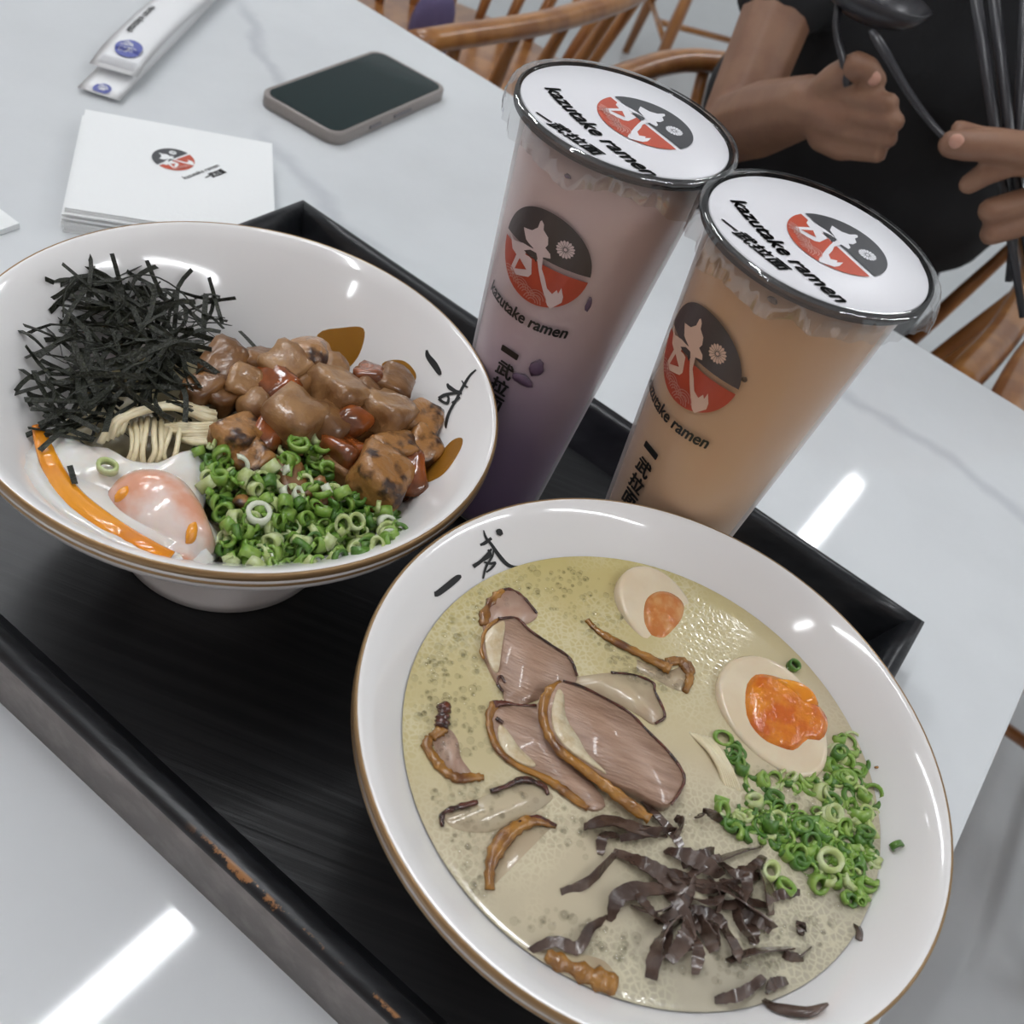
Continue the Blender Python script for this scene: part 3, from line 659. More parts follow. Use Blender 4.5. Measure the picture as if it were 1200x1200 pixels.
L(nt, tr_.outputs[0], mx_.inputs[1]); L(nt, b.outputs[0], mx_.inputs[2]); L(nt, mx_.outputs[0], out_.inputs[0])
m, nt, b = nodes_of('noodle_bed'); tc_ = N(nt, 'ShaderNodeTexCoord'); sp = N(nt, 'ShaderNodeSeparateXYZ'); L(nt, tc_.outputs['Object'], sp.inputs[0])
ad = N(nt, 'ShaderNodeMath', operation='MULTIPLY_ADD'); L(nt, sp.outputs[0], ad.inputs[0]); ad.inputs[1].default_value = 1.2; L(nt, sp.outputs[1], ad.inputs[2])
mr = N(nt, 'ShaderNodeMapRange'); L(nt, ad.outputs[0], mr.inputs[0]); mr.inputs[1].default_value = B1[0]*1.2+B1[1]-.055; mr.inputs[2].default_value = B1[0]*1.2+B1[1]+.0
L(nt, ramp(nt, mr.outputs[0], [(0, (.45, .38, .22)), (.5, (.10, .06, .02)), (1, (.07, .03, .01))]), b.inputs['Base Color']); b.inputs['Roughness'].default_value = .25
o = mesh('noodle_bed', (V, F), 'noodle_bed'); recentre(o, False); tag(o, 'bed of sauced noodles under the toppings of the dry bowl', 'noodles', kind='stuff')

# sauce smears on the inner wall
def smear(poly, lift, label):
    pts = smooth_closed(poly, 28); c = np.mean(np.array(pts), 0); V = [wall_hit(c[0], c[1], B1, lift*1.6)]; F = []; R = 4
    for k in range(1, R+1):
        s = k/R
        for p in pts: V.append(wall_hit(c[0]+(p[0]-c[0])*s, c[1]+(p[1]-c[1])*s, B1, lift*(1.6 if s < 1 else .25)))
    n = len(pts)
    for j in range(n): F.append((0, 1+j, 1+(j+1) % n))
    for k in range(R-1):
        for j in range(n): F.append((1+k*n+j, 1+(k+1)*n+j, 1+(k+1)*n+(j+1) % n, 1+k*n+(j+1) % n))
    o = mesh('sauce_smear', (V, F), 'sauce_film'); recentre(o, False); tag(o, label, 'sauce', 'sauce on the bowl wall')
smear([(372, 392), (402, 384), (426, 385), (424, 408), (412, 428), (392, 440), (372, 430)], .0007, 'largest brown sauce pool on the inner wall, above the topmost pork cube')
smear([(448, 426), (470, 422), (484, 432), (487, 445), (470, 455), (452, 448)], .0006, 'small brown sauce spot on the inner wall beside the first brushed character')
smear([(512, 535), (530, 516), (542, 514), (538, 530), (520, 555), (498, 566), (492, 556)], .0006, 'thin brown sauce trail on the right inner wall of the dry bowl')

# pork cubes
PORK = [
 # x, y, w, h (px), rot, material, lift, label
 (361, 412, 52, 58, .5, 'pork_char', .006, 'rounded seared pork piece at the very top of the pork heap, charred rim'),
 (335, 428, 50, 40, .2, 'pork_pale', .006, 'pale pork piece just in front of the topmost rounded one'),
 (322, 448, 54, 36, -.2, 'pork_glaze', .004, 'orange-glazed pork piece below the pale one, shiny on top'),
 (262, 424, 44, 48, .4, 'pork_side', .005, 'brown pork cube leaning against the nori heap, farther one'),
 (240, 450, 32, 42, .1, 'pork_side', .004, 'small tan pork cube half under the nori strands'),
 (284, 446, 36, 38, .7, 'pork_pale', .004, 'little pale pork cube between the nori and the glazed piece'),
 (262, 458, 34, 40, .2, 'pork_side', .0, 'dark wet pork cube low between the nori and noodles'),
 (281, 503, 42, 58, .15, 'pork_char', .004, 'upright pork piece with a charred brown face beside the pale noodles'),
 (313, 505, 40, 44, .3, 'pork_glaze', .001, 'dark glazed pork cube right of the upright charred piece'),
 (297, 537, 40, 38, .05, 'pork_char', .003, 'square toasted pork cube among the scallions, speckled top'),
 (346, 485, 62, 56, .25, 'pork_pale', .006, 'broad pale pork chunk at the middle of the heap with a cracked edge'),
 (396, 458, 62, 48, -.1, 'pork_pale', .006, 'pale pork chunk with a flat grain behind the red glazed lump'),
 (412, 488, 42, 44, .0, 'pork_glaze', .007, 'round red glazed pork lump at the heart of the heap'),
 (385, 492, 52, 56, .3, 'pork_side', .003, 'tan pork chunk just left of the red glazed lump'),
 (432, 440, 32, 34, .6, 'pork_glaze', .006, 'dark red charred pork nub on the far right of the heap'),
 (459, 450, 44, 44, .5, 'pork_side', .004, 'brown pork cube beside the small sauce spot'),
 (454, 482, 52, 50, .2, 'pork_pale', .006, 'fatty translucent pork piece right of the red glazed lump'),
 (493, 492, 42, 48, .4, 'pork_char', .003, 'charred pork cube nearest the brushed characters'),
 (494, 522, 42, 36, .1, 'pork_char', .003, 'amber glazed pork cube above the thin sauce trail'),
 (460, 520, 36, 48, -.3, 'pork_char', .005, 'narrow seared pork piece leaning over the big front chunk'),
 (444, 553, 62, 56, .5, 'pork_char', .005, 'big seared pork chunk at the right front of the heap'),
 (481, 552, 34, 46, .9, 'pork_glaze', .002, 'reddish end piece of pork at the front right corner'),
 (402, 528, 48, 34, .1, 'pork_glaze', .004, 'red topped pork piece bordering the scallions'),
 (399, 548, 40, 28, .2, 'pork_pale', .0, 'pale underside pork piece wedged beneath the red topped one'),
 (424, 520, 30, 40, .2, 'pork_side', -.002, 'shadowed pork cube deep between the red lump and front chunk'),
 (370, 520, 44, 30, .3, 'pork_side', -.001, 'dark pork cube just behind the scallion heap'),
 (340, 562, 56, 30, -.4, 'pork_side', .001, 'dark brown pork strip half buried in scallions'),
 (376, 578, 34, 24, -.2, 'pork_side', .002, 'small brown pork scrap poking out of the scallion heap'),
 (300, 470, 40, 38, .5, 'pork_pale', .002, 'pale pork cube behind the upright charred piece'),
 (345, 452, 40, 36, .1, 'pork_side', .003, 'brown pork cube between the glazed piece and the broad pale chunk'),
 (384, 434, 40, 38, .4, 'pork_pale', .004, 'pale pork cube to the right of the topmost rounded piece'),
 (424, 462, 34, 36, .2, 'pork_side', .003, 'brown pork cube under the dark red nub'),
 (474, 516, 34, 36, .6, 'pork_side', .001, 'dark pork cube between the narrow leaning piece and the amber one'),
 (303, 425, 38, 36, .8, 'pork_side', .003, 'brown pork cube left of the pale piece at the back of the heap'),
 (284, 587, 20, 18, .0, 'pork_char', .004, 'tiny pork crumb on the scallions beside the egg'),
]
def px_size(P): return np.linalg.norm(P-EYE)/FPX*.98
for i, (x, y, w_, h_, rt, m, lf, lb) in enumerate(PORK):
    P = on_heap(x, y+h_*.18, lf); k = px_size(P); sx, sy = w_*k*.5, h_*k*.5*1.12; sz = min(sx, sy)*.92
    sqx = 10. if i not in (0, 12, 28) else 2.4
    if w_ < 25: sqx = 2.4
    o = mesh('pork_cube', blob((0, 0, 0), (sx*1.05, sy*1.05, sz), 0, i*1.7+1, .15, sqx, 3, 1.1), m)
    o.location = [float(v) for v in P+np.array([0, 0, sz*.15])]; o.rotation_euler = (random.uniform(-.4, .4), random.uniform(-.35, .35), rt+ROLL-.8)
    tag(o, lb, 'pork', 'seared pork pieces in the dry bowl')

# noodles showing between nori, pork and egg
NOOD = []
for i in range(22):
    u = i/21; v = random.uniform(-3, 3)
    NOOD.append([(118+u*26+v, 520-u*14), (132+u*22, 497-u*12+v), (165+u*16, 482-u*4+v*.6), (205+u*8, 472+u*9), (250+random.uniform(-8, 4), 480+u*16)])
for i in range(9):
    u = i/8; NOOD.append([(150+u*62, 492+random.uniform(-3, 4)), (152+u*55+random.uniform(-3, 3), 512), (150+u*52+random.uniform(-6, 6), 530), (148+u*54, 543)])
for i in range(8):
    NOOD.append([(190+i*3, 500+i*2), (215+i*2, 498+i*3), (240+i, 498+i*3), (262, 494+i*3)])
for i, pl in enumerate(NOOD):
    lf = .001+.0045*(1 if i < 22 else .5)+random.uniform(-.001, .0015); P = [on_heap(x, y, lf-(.004 if k in (0, len(pl)-1) else 0)) for k, (x, y) in enumerate(pl)]
    o = mesh('noodle_strand', tube(spline(P, 14), random.uniform(.00105, .0014), 6), 'noodle'); recentre(o); tag(o, 'pale wheat noodle strand in the small visible tangle above the egg', 'noodle', 'noodle strands in the dry bowl')

# poached egg
def dome(poly, base, h, edge=.0008, R=6, wob=.0, drop=.004, sm=True, n=44, pw=.5, seed=0):
    pts = smooth_closed(poly, n) if sm else poly; n = len(pts); c = np.mean(np.array(pts), 0); V, F = [], []
    def at(x, y, s):
        P = base(x, y); q = h*max(0, 1-s**2.2)**pw+edge*(1-s**6)
        q += wob*noise.noise(Vector((P[0]*90, P[1]*90, seed)))*(1-s*.6); return P+np.array([0, 0, q])
    V.append(at(c[0], c[1], 0))
    for k in range(1, R+1):
        s = k/R
        for p in pts: V.append(at(c[0]+(p[0]-c[0])*s, c[1]+(p[1]-c[1])*s, s))
    for p in pts: V.append(base(*p)-np.array([0, 0, drop]))
    for j in range(n): F.append((0, 1+(j+1) % n, 1+j))
    for k in range(R):
        for j in range(n): F.append((1+k*n+j, 1+k*n+(j+1) % n, 1+(k+1)*n+(j+1) % n, 1+(k+1)*n+j))
    F.append(tuple(1+R*n+j for j in range(n))); return V, F
egg_base = lambda x, y: on_heap(x, y, .001)
P0 = on_heap(160, 590)
egg = empty('poached_egg', P0, 'soft poached egg with pink yolk and an orange yolk streak at the near rim', 'egg')
mesh('egg_white', dome([(28, 548), (42, 518), (70, 512), (98, 522), (124, 524), (150, 541), (186, 543), (212, 532), (232, 528), (243, 548), (244, 575), (238, 600), (254, 622), (258, 646), (236, 664), (205, 662), (160, 650), (110, 625), (60, 592)], egg_base, .004, .0012, 8, .0014, .004, seed=3), 'egg_white', egg)
mesh('yolk', dome([(122, 585), (136, 567), (160, 557), (190, 559), (217, 572), (236, 596), (248, 620), (252, 642), (236, 655), (210, 655), (182, 648), (156, 636), (134, 614)], lambda x, y: on_heap(x, y, .004), .012, .001, 8, .0014, .004, seed=8), 'yolk_pink', egg)
_ew = [c for c in egg.children if c.name.startswith('egg_white')][0].data
_bv = BVHTree.FromPolygons([v.co[:] for v in _ew.vertices], [tuple(p.vertices) for p in _ew.polygons])
def egg_top(x, y):                                  # the top of the egg white there
    d = Vector(ray(x, y)).normalized(); h = _bv.ray_cast(Vector(EYE), d)
    return np.array(h[0]) if h[0] is not None else on_heap(x, y, .001)
_sp = spline([(43, 500, 10), (50, 520, 17), (62, 550, 22), (82, 580, 26), (108, 603, 28), (140, 624, 26), (172, 641, 22), (202, 652, 12)], 34)
_pp = [egg_top(x, y)+np.array([0, 0, .0008]) for x, y, _ in _sp]; mesh('yolk_streak', tube(_pp, [w_*px_size(p)*.5 for (_, _, w_), p in zip(_sp, _pp)], 10, .28), 'yolk_run', egg)
for pl in ([(140, 574), (152, 570), (153, 580), (143, 585), (134, 582)], [(220, 616), (231, 612), (230, 628), (218, 632)]):
    mesh('yolk_spot', dome(pl, lambda x, y: on_heap(x, y, .0134), .0012, .0006, 4, 0, .006, n=20), 'yolk_run', egg)

# nori
NSTRIP = []
for k in range(6):
    L_ = random.uniform(.022, .04); n = 7; bnd = random.uniform(-.005, .005); bn2 = random.uniform(-.003, .003)
    pts = [(L_*(i/(n-1)-.5), bnd*(1-(2*i/(n-1)-1)**2), bn2*math.sin(i*1.1)) for i in range(n)]
    me_o = mesh('nori_strip', ribbon(pts, random.uniform(.0017, .0026), .0003, None, random.uniform(-.9, .9)), 'nori', smooth=False); NSTRIP.append(me_o)
NREG = [(70, 330), (100, 318), (130, 312), (185, 322), (232, 345), (252, 372), (255, 405), (240, 440), (205, 468), (160, 482), (115, 505), (75, 500), (48, 470), (40, 430), (40, 390), (55, 355)]
def nlab(o): tag(o, 'dark green shredded nori strip in the heap at the far left of the dry bowl', 'nori', 'nori strips in the dry bowl')
first = True
for i in range(215):
    x, y = sample(NREG) if i < 150 else sample([(90, 360), (160, 345), (225, 380), (225, 430), (170, 465), (100, 460), (70, 410)])
    e = min(1, math.hypot((x-148)/110, (y-410)/100)); lf = random.uniform(0, .020)*(1-e*.55)+.001
    P = on_heap(x, y, 0); P = up(x, y, max(P[2]+.001, heap(P)+lf))
    src = random.choice(NSTRIP); o = src if (first and i < 1) else copy_thing(src, P); o.location = [float(v) for v in P]
    o.rotation_euler = (random.uniform(-1.2, 1.2), random.uniform(-.35, .35), random.uniform(0, 2*PI)); nlab(o)
for s in NSTRIP:
    if tuple(s.location) == (0, 0, 0): bpy.data.objects.remove(s)
EXPL = [([(73, 309), (100, 332), (122, 356), (136, 382)], 2.6), ([(131, 297), (137, 318), (143, 345), (144, 380)], 2.4), ([(172, 305), (180, 325), (189, 345)], 2.6), ([(245, 325), (252, 350), (260, 378)], 2.3),
        ([(28, 381), (48, 388), (72, 400), (95, 420)], 2.4), ([(30, 405), (45, 425), (60, 440)], 1.9), ([(281, 388), (290, 397), (300, 408)], 2.0), ([(312, 426), (325, 431), (343, 428)], 3.2),
        ([(47, 535), (66, 518), (85, 503)], 2.6), ([(55, 512), (75, 518), (110, 524)], 1.9), ([(45, 497), (60, 490), (80, 480)], 2.2), ([(82, 553), (85, 563), (88, 574)], 2.6), ([(35, 468), (50, 480), (65, 490)], 1.8), ([(60, 515), (85, 505), (110, 500)], 2.4),
        ([(195, 470), (210, 474), (226, 482)], 1.8), ([(72, 390), (82, 365), (100, 340)], 2.6), ([(150, 330), (165, 352), (176, 375)], 2.3), ([(205, 340), (200, 360), (196, 385)], 1.8), ([(228, 350), (245, 345), (258, 348)], 1.6), ([(240, 366), (252, 375), (262, 385)], 1.6)]
for j, (pl, wd) in enumerate(EXPL):
    egg_on = j in (8, 9, 11, 13); z_ = []
    for k, (x, y) in enumerate(pl):
        P = on_heap(x, y, 0)
        z_.append(egg_top(x, y)+np.array([0, 0, .0034]) if egg_on else up(x, y, P[2]+(.008 if j not in (6, 7) else .0096)))
    o = mesh('nori_strip', ribbon(spline(z_, 8), wd*.00085, .0003, None, random.uniform(-.5, .5)), 'nori', smooth=False); recentre(o)
    if j == 11: tag(o, 'short nori scrap lying alone on the orange yolk streak', 'nori', 'nori strips in the dry bowl')
    elif j == 7: tag(o, 'dark nori scrap resting alone on the pale pork', 'nori', 'nori strips in the dry bowl')
    elif j == 6: tag(o, 'stray nori strip sticking out at the back of the pork heap', 'nori', 'nori strips in the dry bowl')
    elif j in (8, 9): tag(o, 'one of two crossed nori strips on the egg white', 'nori', 'nori strips in the dry bowl')
    else: nlab(o)
for pl in ([(74, 372), (76, 345), (88, 326)], [(108, 330), (135, 330), (160, 322), (185, 325), (210, 340), (228, 360)], [(176, 352), (180, 338), (188, 330)], [(82, 380), (95, 400), (120, 405), (140, 395)]):
    P = [up(x, y, on_heap(x, y)[2]+.010) for x, y in pl]; o = mesh('nori_strip', ribbon(spline(P, 14), .0007, .0004), 'nori'); recentre(o); tag(o, 'thread-thin curled nori strand arching over the nori heap', 'nori', 'nori strips in the dry bowl')

# scallions
SCV = []
for k in range(7):
    r = random.uniform(.0026, .0042); h = random.uniform(.0016, .0042); sq_ = random.uniform(.7, 1); th_ = .00115
    a1 = 2*PI if k < 4 else random.uniform(1.8, 4.2); n = 14 if k < 4 else 9; V, F = [], []
    for i in range(n if k < 4 else n+1):
        t = a1*i/n; c_, s_ = math.cos(t), math.sin(t)*sq_
        V += [(c_*r, s_*r, -h/2), (c_*r*1.02, s_*r*1.02, h/2), (c_*(r-th_), s_*(r-th_), h/2), (c_*(r-th_), s_*(r-th_), -h/2)]
    for i in range(n):
        a, b_ = 4*i, 4*((i+1) % n if k < 4 else i+1)
        for q in range(4): q2 = (q+1) % 4; F.append((a+q, b_+q, b_+q2, a+q2))
    if k >= 4: F += [(0, 1, 2, 3), (4*n+3, 4*n+2, 4*n+1, 4*n)]
    SCV.append((V, F))
SCM = {}
for mname in ('scallion_dark', 'scallion_mid', 'scallion_pale', 'scallion_white'):
    for k, vf in enumerate(SCV):
        me = bpy.data.meshes.new('scallion_piece'); me.from_pydata(vf[0], [], vf[1]); me.shade_smooth(); me.materials.append(MATS[mname]); SCM[mname, k] = me
def scallion(P, rot, s, mname, k, label, group):
    o = bpy.data.objects.new('scallion_piece', SCM[mname, k]); COL.objects.link(o); o.location = [float(v) for v in P]; o.rotation_euler = rot; o.scale = (s, s, s); tag(o, label, 'scallion', group); return o
SREG = [(230, 522), (246, 512), (264, 522), (270, 545), (290, 558), (320, 548), (330, 530), (345, 515), (372, 514), (388, 530), (384, 548), (396, 572), (412, 580), (436, 590), (462, 600), (474, 615), (462, 634), (420, 650), (370, 660), (310, 664), (258, 660), (252, 640), (262, 612), (246, 590), (238, 556)]
for i in range(170):
    x, y = sample(SREG); P = on_heap(x, y, random.uniform(.004, .0095)); e = random.random()
    mname = 'scallion_mid' if e < .50 else 'scallion_dark' if e < .68 else 'scallion_pale' if e < .93 else 'scallion_white'
    scallion(P, (random.uniform(-1.3, 1.3), random.uniform(-1.3, 1.3), random.uniform(0, 6.3)), random.uniform(.8, 1.25), mname, random.randrange(7), 'chopped green scallion piece in the heap between egg and pork', 'chopped scallions in the dry bowl')
for x, y, mname, k, s, rt, lb in [(303, 603, 'scallion_white', 0, 1.45, (.2, .1, 0), 'large pale translucent onion ring lying on the scallion heap'), (453, 612, 'scallion_white', 5, 1.4, (.8, .2, .4), 'white scallion stub at the right end of the heap'),
                                  (126, 547, 'scallion_pale', 1, 1.25, (.1, .1, 0), 'lone pale scallion ring lying on the egg white'), (350, 520, 'scallion_mid', 1, 1.4, (.2, 0, 0), 'round green scallion ring topmost beside the pork'), (279, 545, 'scallion_white', 6, 1.4, (.9, .2, .3), 'pale scallion stub next to the square toasted cube')]:
    P = on_heap(x, y, .010 if x > 200 else .009); scallion(P, rt, s, mname, k, lb, 'chopped scallions in the dry bowl')

def scallion_fill(reg, n, fn, label, name='chopped_scallions'):
    VV, FF, MI = [], [], []
    for _ in range(n):
        x, y = sample(reg); P = fn(x, y); v, f = SCV[random.randrange(7)]; R = np.array(Matrix.Rotation(random.uniform(0, 6.3), 3, 'Z') @ Matrix.Rotation(random.uniform(-1, 1), 3, 'X'))
        k0 = len(VV); VV.extend((np.array(v)*random.uniform(.75, 1.2))@R.T+P); FF.extend(tuple(i+k0 for i in q) for q in f); MI += [random.choice((0, 0, 1, 1, 1, 2))]*len(f)
    o = mesh(name, (VV, FF), ['scallion_dark', 'scallion_mid', 'scallion_pale'], mi=MI); recentre(o, False); tag(o, label, 'scallions', kind='stuff')
scallion_fill(SREG, 330, lambda x, y: on_heap(x, y, random.uniform(-.003, .0035)), 'deeper chopped scallions packed under the top ones in the dry bowl')

# ------------------------------------------------------------------ ramen bowl: broth and toppings
SZ = .0985; SR = .0922
V, F = [], []
for i, r in enumerate([.0001, .02, .04, .06, .075, .085, .090, SR]):
    for k in range(96):
        t = 2*PI*k/96; V.append((B2[0]+r*math.cos(t), B2[1]+r*math.sin(t), SZ+(.0009 if i == 7 else 0)))
for i in range(7):
    for k in range(96): j = (k+1) % 96; F.append((i*96+k, (i+1)*96+k, (i+1)*96+j, i*96+j))
m, nt, b = nodes_of('broth'); tc_ = N(nt, 'ShaderNodeTexCoord'); ob = tc_.outputs['Object']
n1 = N(nt, 'ShaderNodeTexNoise', Scale=14, Detail=3); L(nt, ob, n1.inputs['Vector']); sp = N(nt, 'ShaderNodeSeparateXYZ'); L(nt, ob, sp.inputs[0])
ad = N(nt, 'ShaderNodeMath', operation='MULTIPLY_ADD'); L(nt, sp.outputs[0], ad.inputs[0]); ad.inputs[1].default_value = .75; ad.inputs[2].default_value = .06
a2 = N(nt, 'ShaderNodeMath', operation='MULTIPLY_ADD'); L(nt, sp.outputs[1], a2.inputs[0]); a2.inputs[1].default_value = -.85; L(nt, ad.outputs[0], a2.inputs[2])
a3 = N(nt, 'ShaderNodeMath', operation='MULTIPLY_ADD'); L(nt, n1.outputs[0], a3.inputs[0]); a3.inputs[1].default_value = .10; L(nt, a2.outputs[0], a3.inputs[2])
mr = N(nt, 'ShaderNodeMapRange'); L(nt, a3.outputs[0], mr.inputs[0]); mr.inputs[1].default_value = .0; mr.inputs[2].default_value = .20
cl = ramp(nt, mr.outputs[0], [(0, (.50, .425, .17)), (.35, (.54, .46, .25)), (.6, (.54, .46, .315)), (1, (.42, .38, .29))])
vo = N(nt, 'ShaderNodeTexVoronoi', feature='DISTANCE_TO_EDGE', Scale=420); L(nt, ob, vo.inputs['Vector'])
n3 = N(nt, 'ShaderNodeTexNoise', Scale=22, Detail=2); L(nt, ob, n3.inputs['Vector'])
fm = N(nt, 'ShaderNodeMapRange'); L(nt, n3.outputs[0], fm.inputs[0]); fm.inputs[1].default_value = .40; fm.inputs[2].default_value = .56
ed = N(nt, 'ShaderNodeMapRange'); L(nt, vo.outputs['Distance'], ed.inputs[0]); ed.inputs[1].default_value = 0; ed.inputs[2].default_value = .22; ed.inputs[3].default_value = 1; ed.inputs[4].default_value = 0
mu = N(nt, 'ShaderNodeMath', operation='MULTIPLY'); L(nt, fm.outputs[0], mu.inputs[0]); L(nt, ed.outputs[0], mu.inputs[1])
bp = N(nt, 'ShaderNodeBump', Strength=.07, Distance=.0005); L(nt, mu.outputs[0], bp.inputs['Height']); L(nt, bp.outputs[0], b.inputs['Normal'])
mx = N(nt, 'ShaderNodeMix', data_type='RGBA'); m5 = N(nt, 'ShaderNodeMath', operation='MULTIPLY'); L(nt, mu.outputs[0], m5.inputs[0]); m5.inputs[1].default_value = .5
L(nt, m5.outputs[0], mx.inputs['Factor']); L(nt, cl, mx.inputs['A']); mx.inputs['B'].default_value = (.70, .66, .46, 1)
L(nt, mx.outputs['Result'], b.inputs['Base Color']); b.inputs['Roughness'].default_value = .09; b.inputs['Coat Weight'].default_value = .3
o = mesh('broth', (V, F), 'broth'); recentre(o, False); tag(o, 'milky yellowish broth filling the near bowl', 'broth', kind='stuff')
def soup(x, y, dz=0): return up(x, y, SZ+dz)
def c3(*p): return [(540+x/3.75, 680+y/3.75) for x, y in p]
def c4(*p): return [(480+x/4.614, 680+y/4.614) for x, y in p]
def c7(*p): return [(420+x/1.935, 580+y/1.935) for x, y in p]
def slab(poly, dz, tilt=(0, 0), n=48):              # outline on the broth, tilted by metres per 100 px
    c = np.mean(np.array(poly), 0); pts = smooth_closed(poly, n)
    return [soup(x, y, dz+(x-c[0])/100*tilt[0]+(y-c[1])/100*tilt[1]) for x, y in pts]
def slice_(label, poly, dz, m, tilt=(0, 0), rinds=(), fats=(), th=.005):
    P = slab(poly, dz, tilt); c0 = np.mean(np.array(poly), 0); cen = np.mean(np.array(P), 0)
    t = empty('pork_slice', cen, label, 'pork', 'roast pork slices in the broth')
    def surf(x, y, e=0): return soup(x, y, dz+(x-c0[0])/100*tilt[0]+(y-c0[1])/100*tilt[1]+e)
    mesh('meat', prism(P[::-1], -th, 0, .02), m, t)
    for q, rm, e, h in rinds:                      # a strip of skin: path with widths, standing a little proud
        pts = spline([(x, y, w_) for x, y, w_ in q], max(10, len(q)*4)); V = []
        PP = [surf(x, y, e) for x, y, _ in pts]; R = [max(.0006, w_*px_size(p)*.76) for (_, _, w_), p in zip(pts, PP)]
        for i_ in range(len(R)): R[i_] *= .9+.45*noise.noise(Vector((i_*.9, len(q)*3.1, x)))
        mesh('rind', tube(PP, R, 8, h), rm, t)
    for q in fats: mesh('fat', prism([surf(x, y, .0004) for x, y in smooth_closed(q, 30)][::-1], -.001, .0004, .05), 'pork_fat', t)
    return t
def pts3(*p): return [(540+x/3.75, 680+y/3.75, w_/3.75) for x, y, w_ in p]
def pts4(*p): return [(480+x/4.614, 680+y/4.614, w_/4.614) for x, y, w_ in p]
def pts7(*p): return [(420+x/1.935, 580+y/1.935, w_/1.935) for x, y, w_ in p]
slice_('small pinkish roast pork slice topmost of the fan, under the brushed characters', c3((98,190),(120,110),(185,45),(220,40),(275,75),(320,115),(340,150),(300,185),(220,200),(120,230)), .0008, 'pork_slice_pink', (0, .001),
       [(pts3((100,200,30),(112,130,34),(150,75,30),(190,42,16)), 'pork_rind', -.0004, .6), (pts3((190,40,7),(225,40,7),(275,72,8),(335,145,5)), 'pork_burnt', .0002, .7)])
slice_('second roast pork slice of the fan with a charred speckled fat edge', c3((105,330),(90,290),(110,215),(165,168),(245,166),(305,220),(400,285),(480,340),(512,410),(500,455),(430,470),(350,520),(250,550),(195,530),(185,480),(150,430)), .0016, 'pork_slice', (-.001, -.002),
       [(pts3((165,168,7),(245,165,7),(305,220,8),(400,285,8),(480,342,9),(512,420,8)), 'pork_burnt', .0003, .7), (pts3((100,345,10),(90,300,12),(112,215,14),(165,170,10)), 'pork_rind', 0, .7), (pts3((185,490,8),(160,450,10),(175,420,8),(195,450,7)), 'pork_burnt', .0004, .6)],
       [c3((115,330),(108,240),(165,185),(195,190),(180,300),(165,400),(140,390))])
slice_('pale half-sunk roast pork slice behind the large front slice', c3((440,440),(560,415),(660,405),(760,415),(845,450),(855,490),(898,595),(850,632),(780,590),(690,540),(560,480)), .0004, 'pork_slice_wet', (.0006, 0),
       [(pts3((660,405,5),(760,415,6),(845,450,7),(855,490,8),(898,592,9),(855,630,8)), 'pork_burnt', .0002, .7)])
slice_('roast pork slice left of the large front one, rind along its lower edge', c3((150,545),(200,535),(330,545),(360,500),(440,660),(560,860),(640,980),(580,1010),(500,960),(400,880),(300,840),(220,800),(165,730),(135,640)), .0012, 'pork_slice', (0, 0),
       [(pts3((150,545,40),(125,600,26),(140,690,28),(180,760,26),(260,820,24),(350,860,26),(420,900,34),(500,960,32),(560,1005,22)), 'pork_rind', -.0003, .6), (pts3((145,545,30),(175,540,26),(205,540,14),(270,548,7),(332,548,7)), 'pork_burnt', .0004, .6), (pts3((155,605,16),(185,625,14)), 'pork_burnt', .0008, .6)],
       [c3((165,640),(195,650),(260,740),(330,810),(290,815),(210,770),(168,710))])
slice_('largest roast pork slice lying on top with a broad cream fat band', c3((445,442),(520,462),(610,505),(740,580),(820,660),(920,760),(985,860),(962,930),(920,985),(850,970),(760,920),(640,870),(530,790),(430,710),(385,620),(385,540),(410,475)), .0062, 'pork_slice', (0, -.001),
       [(pts3((440,450,26),(390,490,36),(365,560,40),(375,640,40),(430,740,38),(520,810,40),(640,905,42),(740,985,44),(830,1050,40)), 'pork_rind', -.0018, .7), (pts3((450,442,6),(520,462,6),(610,505,7),(740,580,8),(820,660,8),(920,760,10),(983,860,10),(962,930,9),(925,985,8)), 'pork_burnt', .0002, .7)],
       [c3((425,480),(450,500),(460,600),(520,700),(560,770),(640,850),(560,800),(470,740),(410,660),(400,570))])
slice_('curled strip of pork rind with a knobbly end beside the upper egg half', c3((600,265),(700,310),(820,370),(900,400),(980,380),(1005,430),(990,485),(940,480),(860,440),(750,390),(660,330)), .0001, 'pork_slice_wet', (.0006, 0),
       [(pts3((555,175,18),(600,220,26),(680,270,30),(780,320,34),(870,365,36),(920,390,46)), 'pork_rind', .0008, .7), (pts3((905,360,30),(960,355,40),(1000,390,40),(1005,440,34),(985,490,20)), 'pork_rind', .0004, .7)])
slice_('small hook-shaped pork piece with a dark tip at the left of the bowl', c4((130,850),(205,800),(260,860),(280,960),(340,1050),(280,1060),(200,1010),(150,950)), .0003, 'pork_slice_pink', (0, 0),
       [(pts4((205,665,30),(180,710,56),(180,760,52),(170,800,50)), 'pork_burnt', .0012, .8), (pts4((185,800,50),(120,850,40)), 'pork_rind', .0006, .7), (pts4((105,850,40),(95,900,44),(140,970,42),(190,1030,44),(260,1070,44),(340,1065,40),(400,1065,30)), 'pork_rind', .0004, .7)])
slice_('ragged roast pork slice with two charred crests left of the rind strip', c7((192,720),(235,705),(290,680),(370,650),(425,665),(440,690),(370,735),(290,765),(215,755)), .0005, 'pork_sunk', (0, -.0006),
       [(pts7((190,752,6),(192,722,9),(225,708,10),(270,696,8)), 'pork_burnt', .0008, .8), (pts7((300,672,8),(335,660,9),(375,645,11),(420,660,11),(430,680,6)), 'pork_burnt', .0008, .8)])
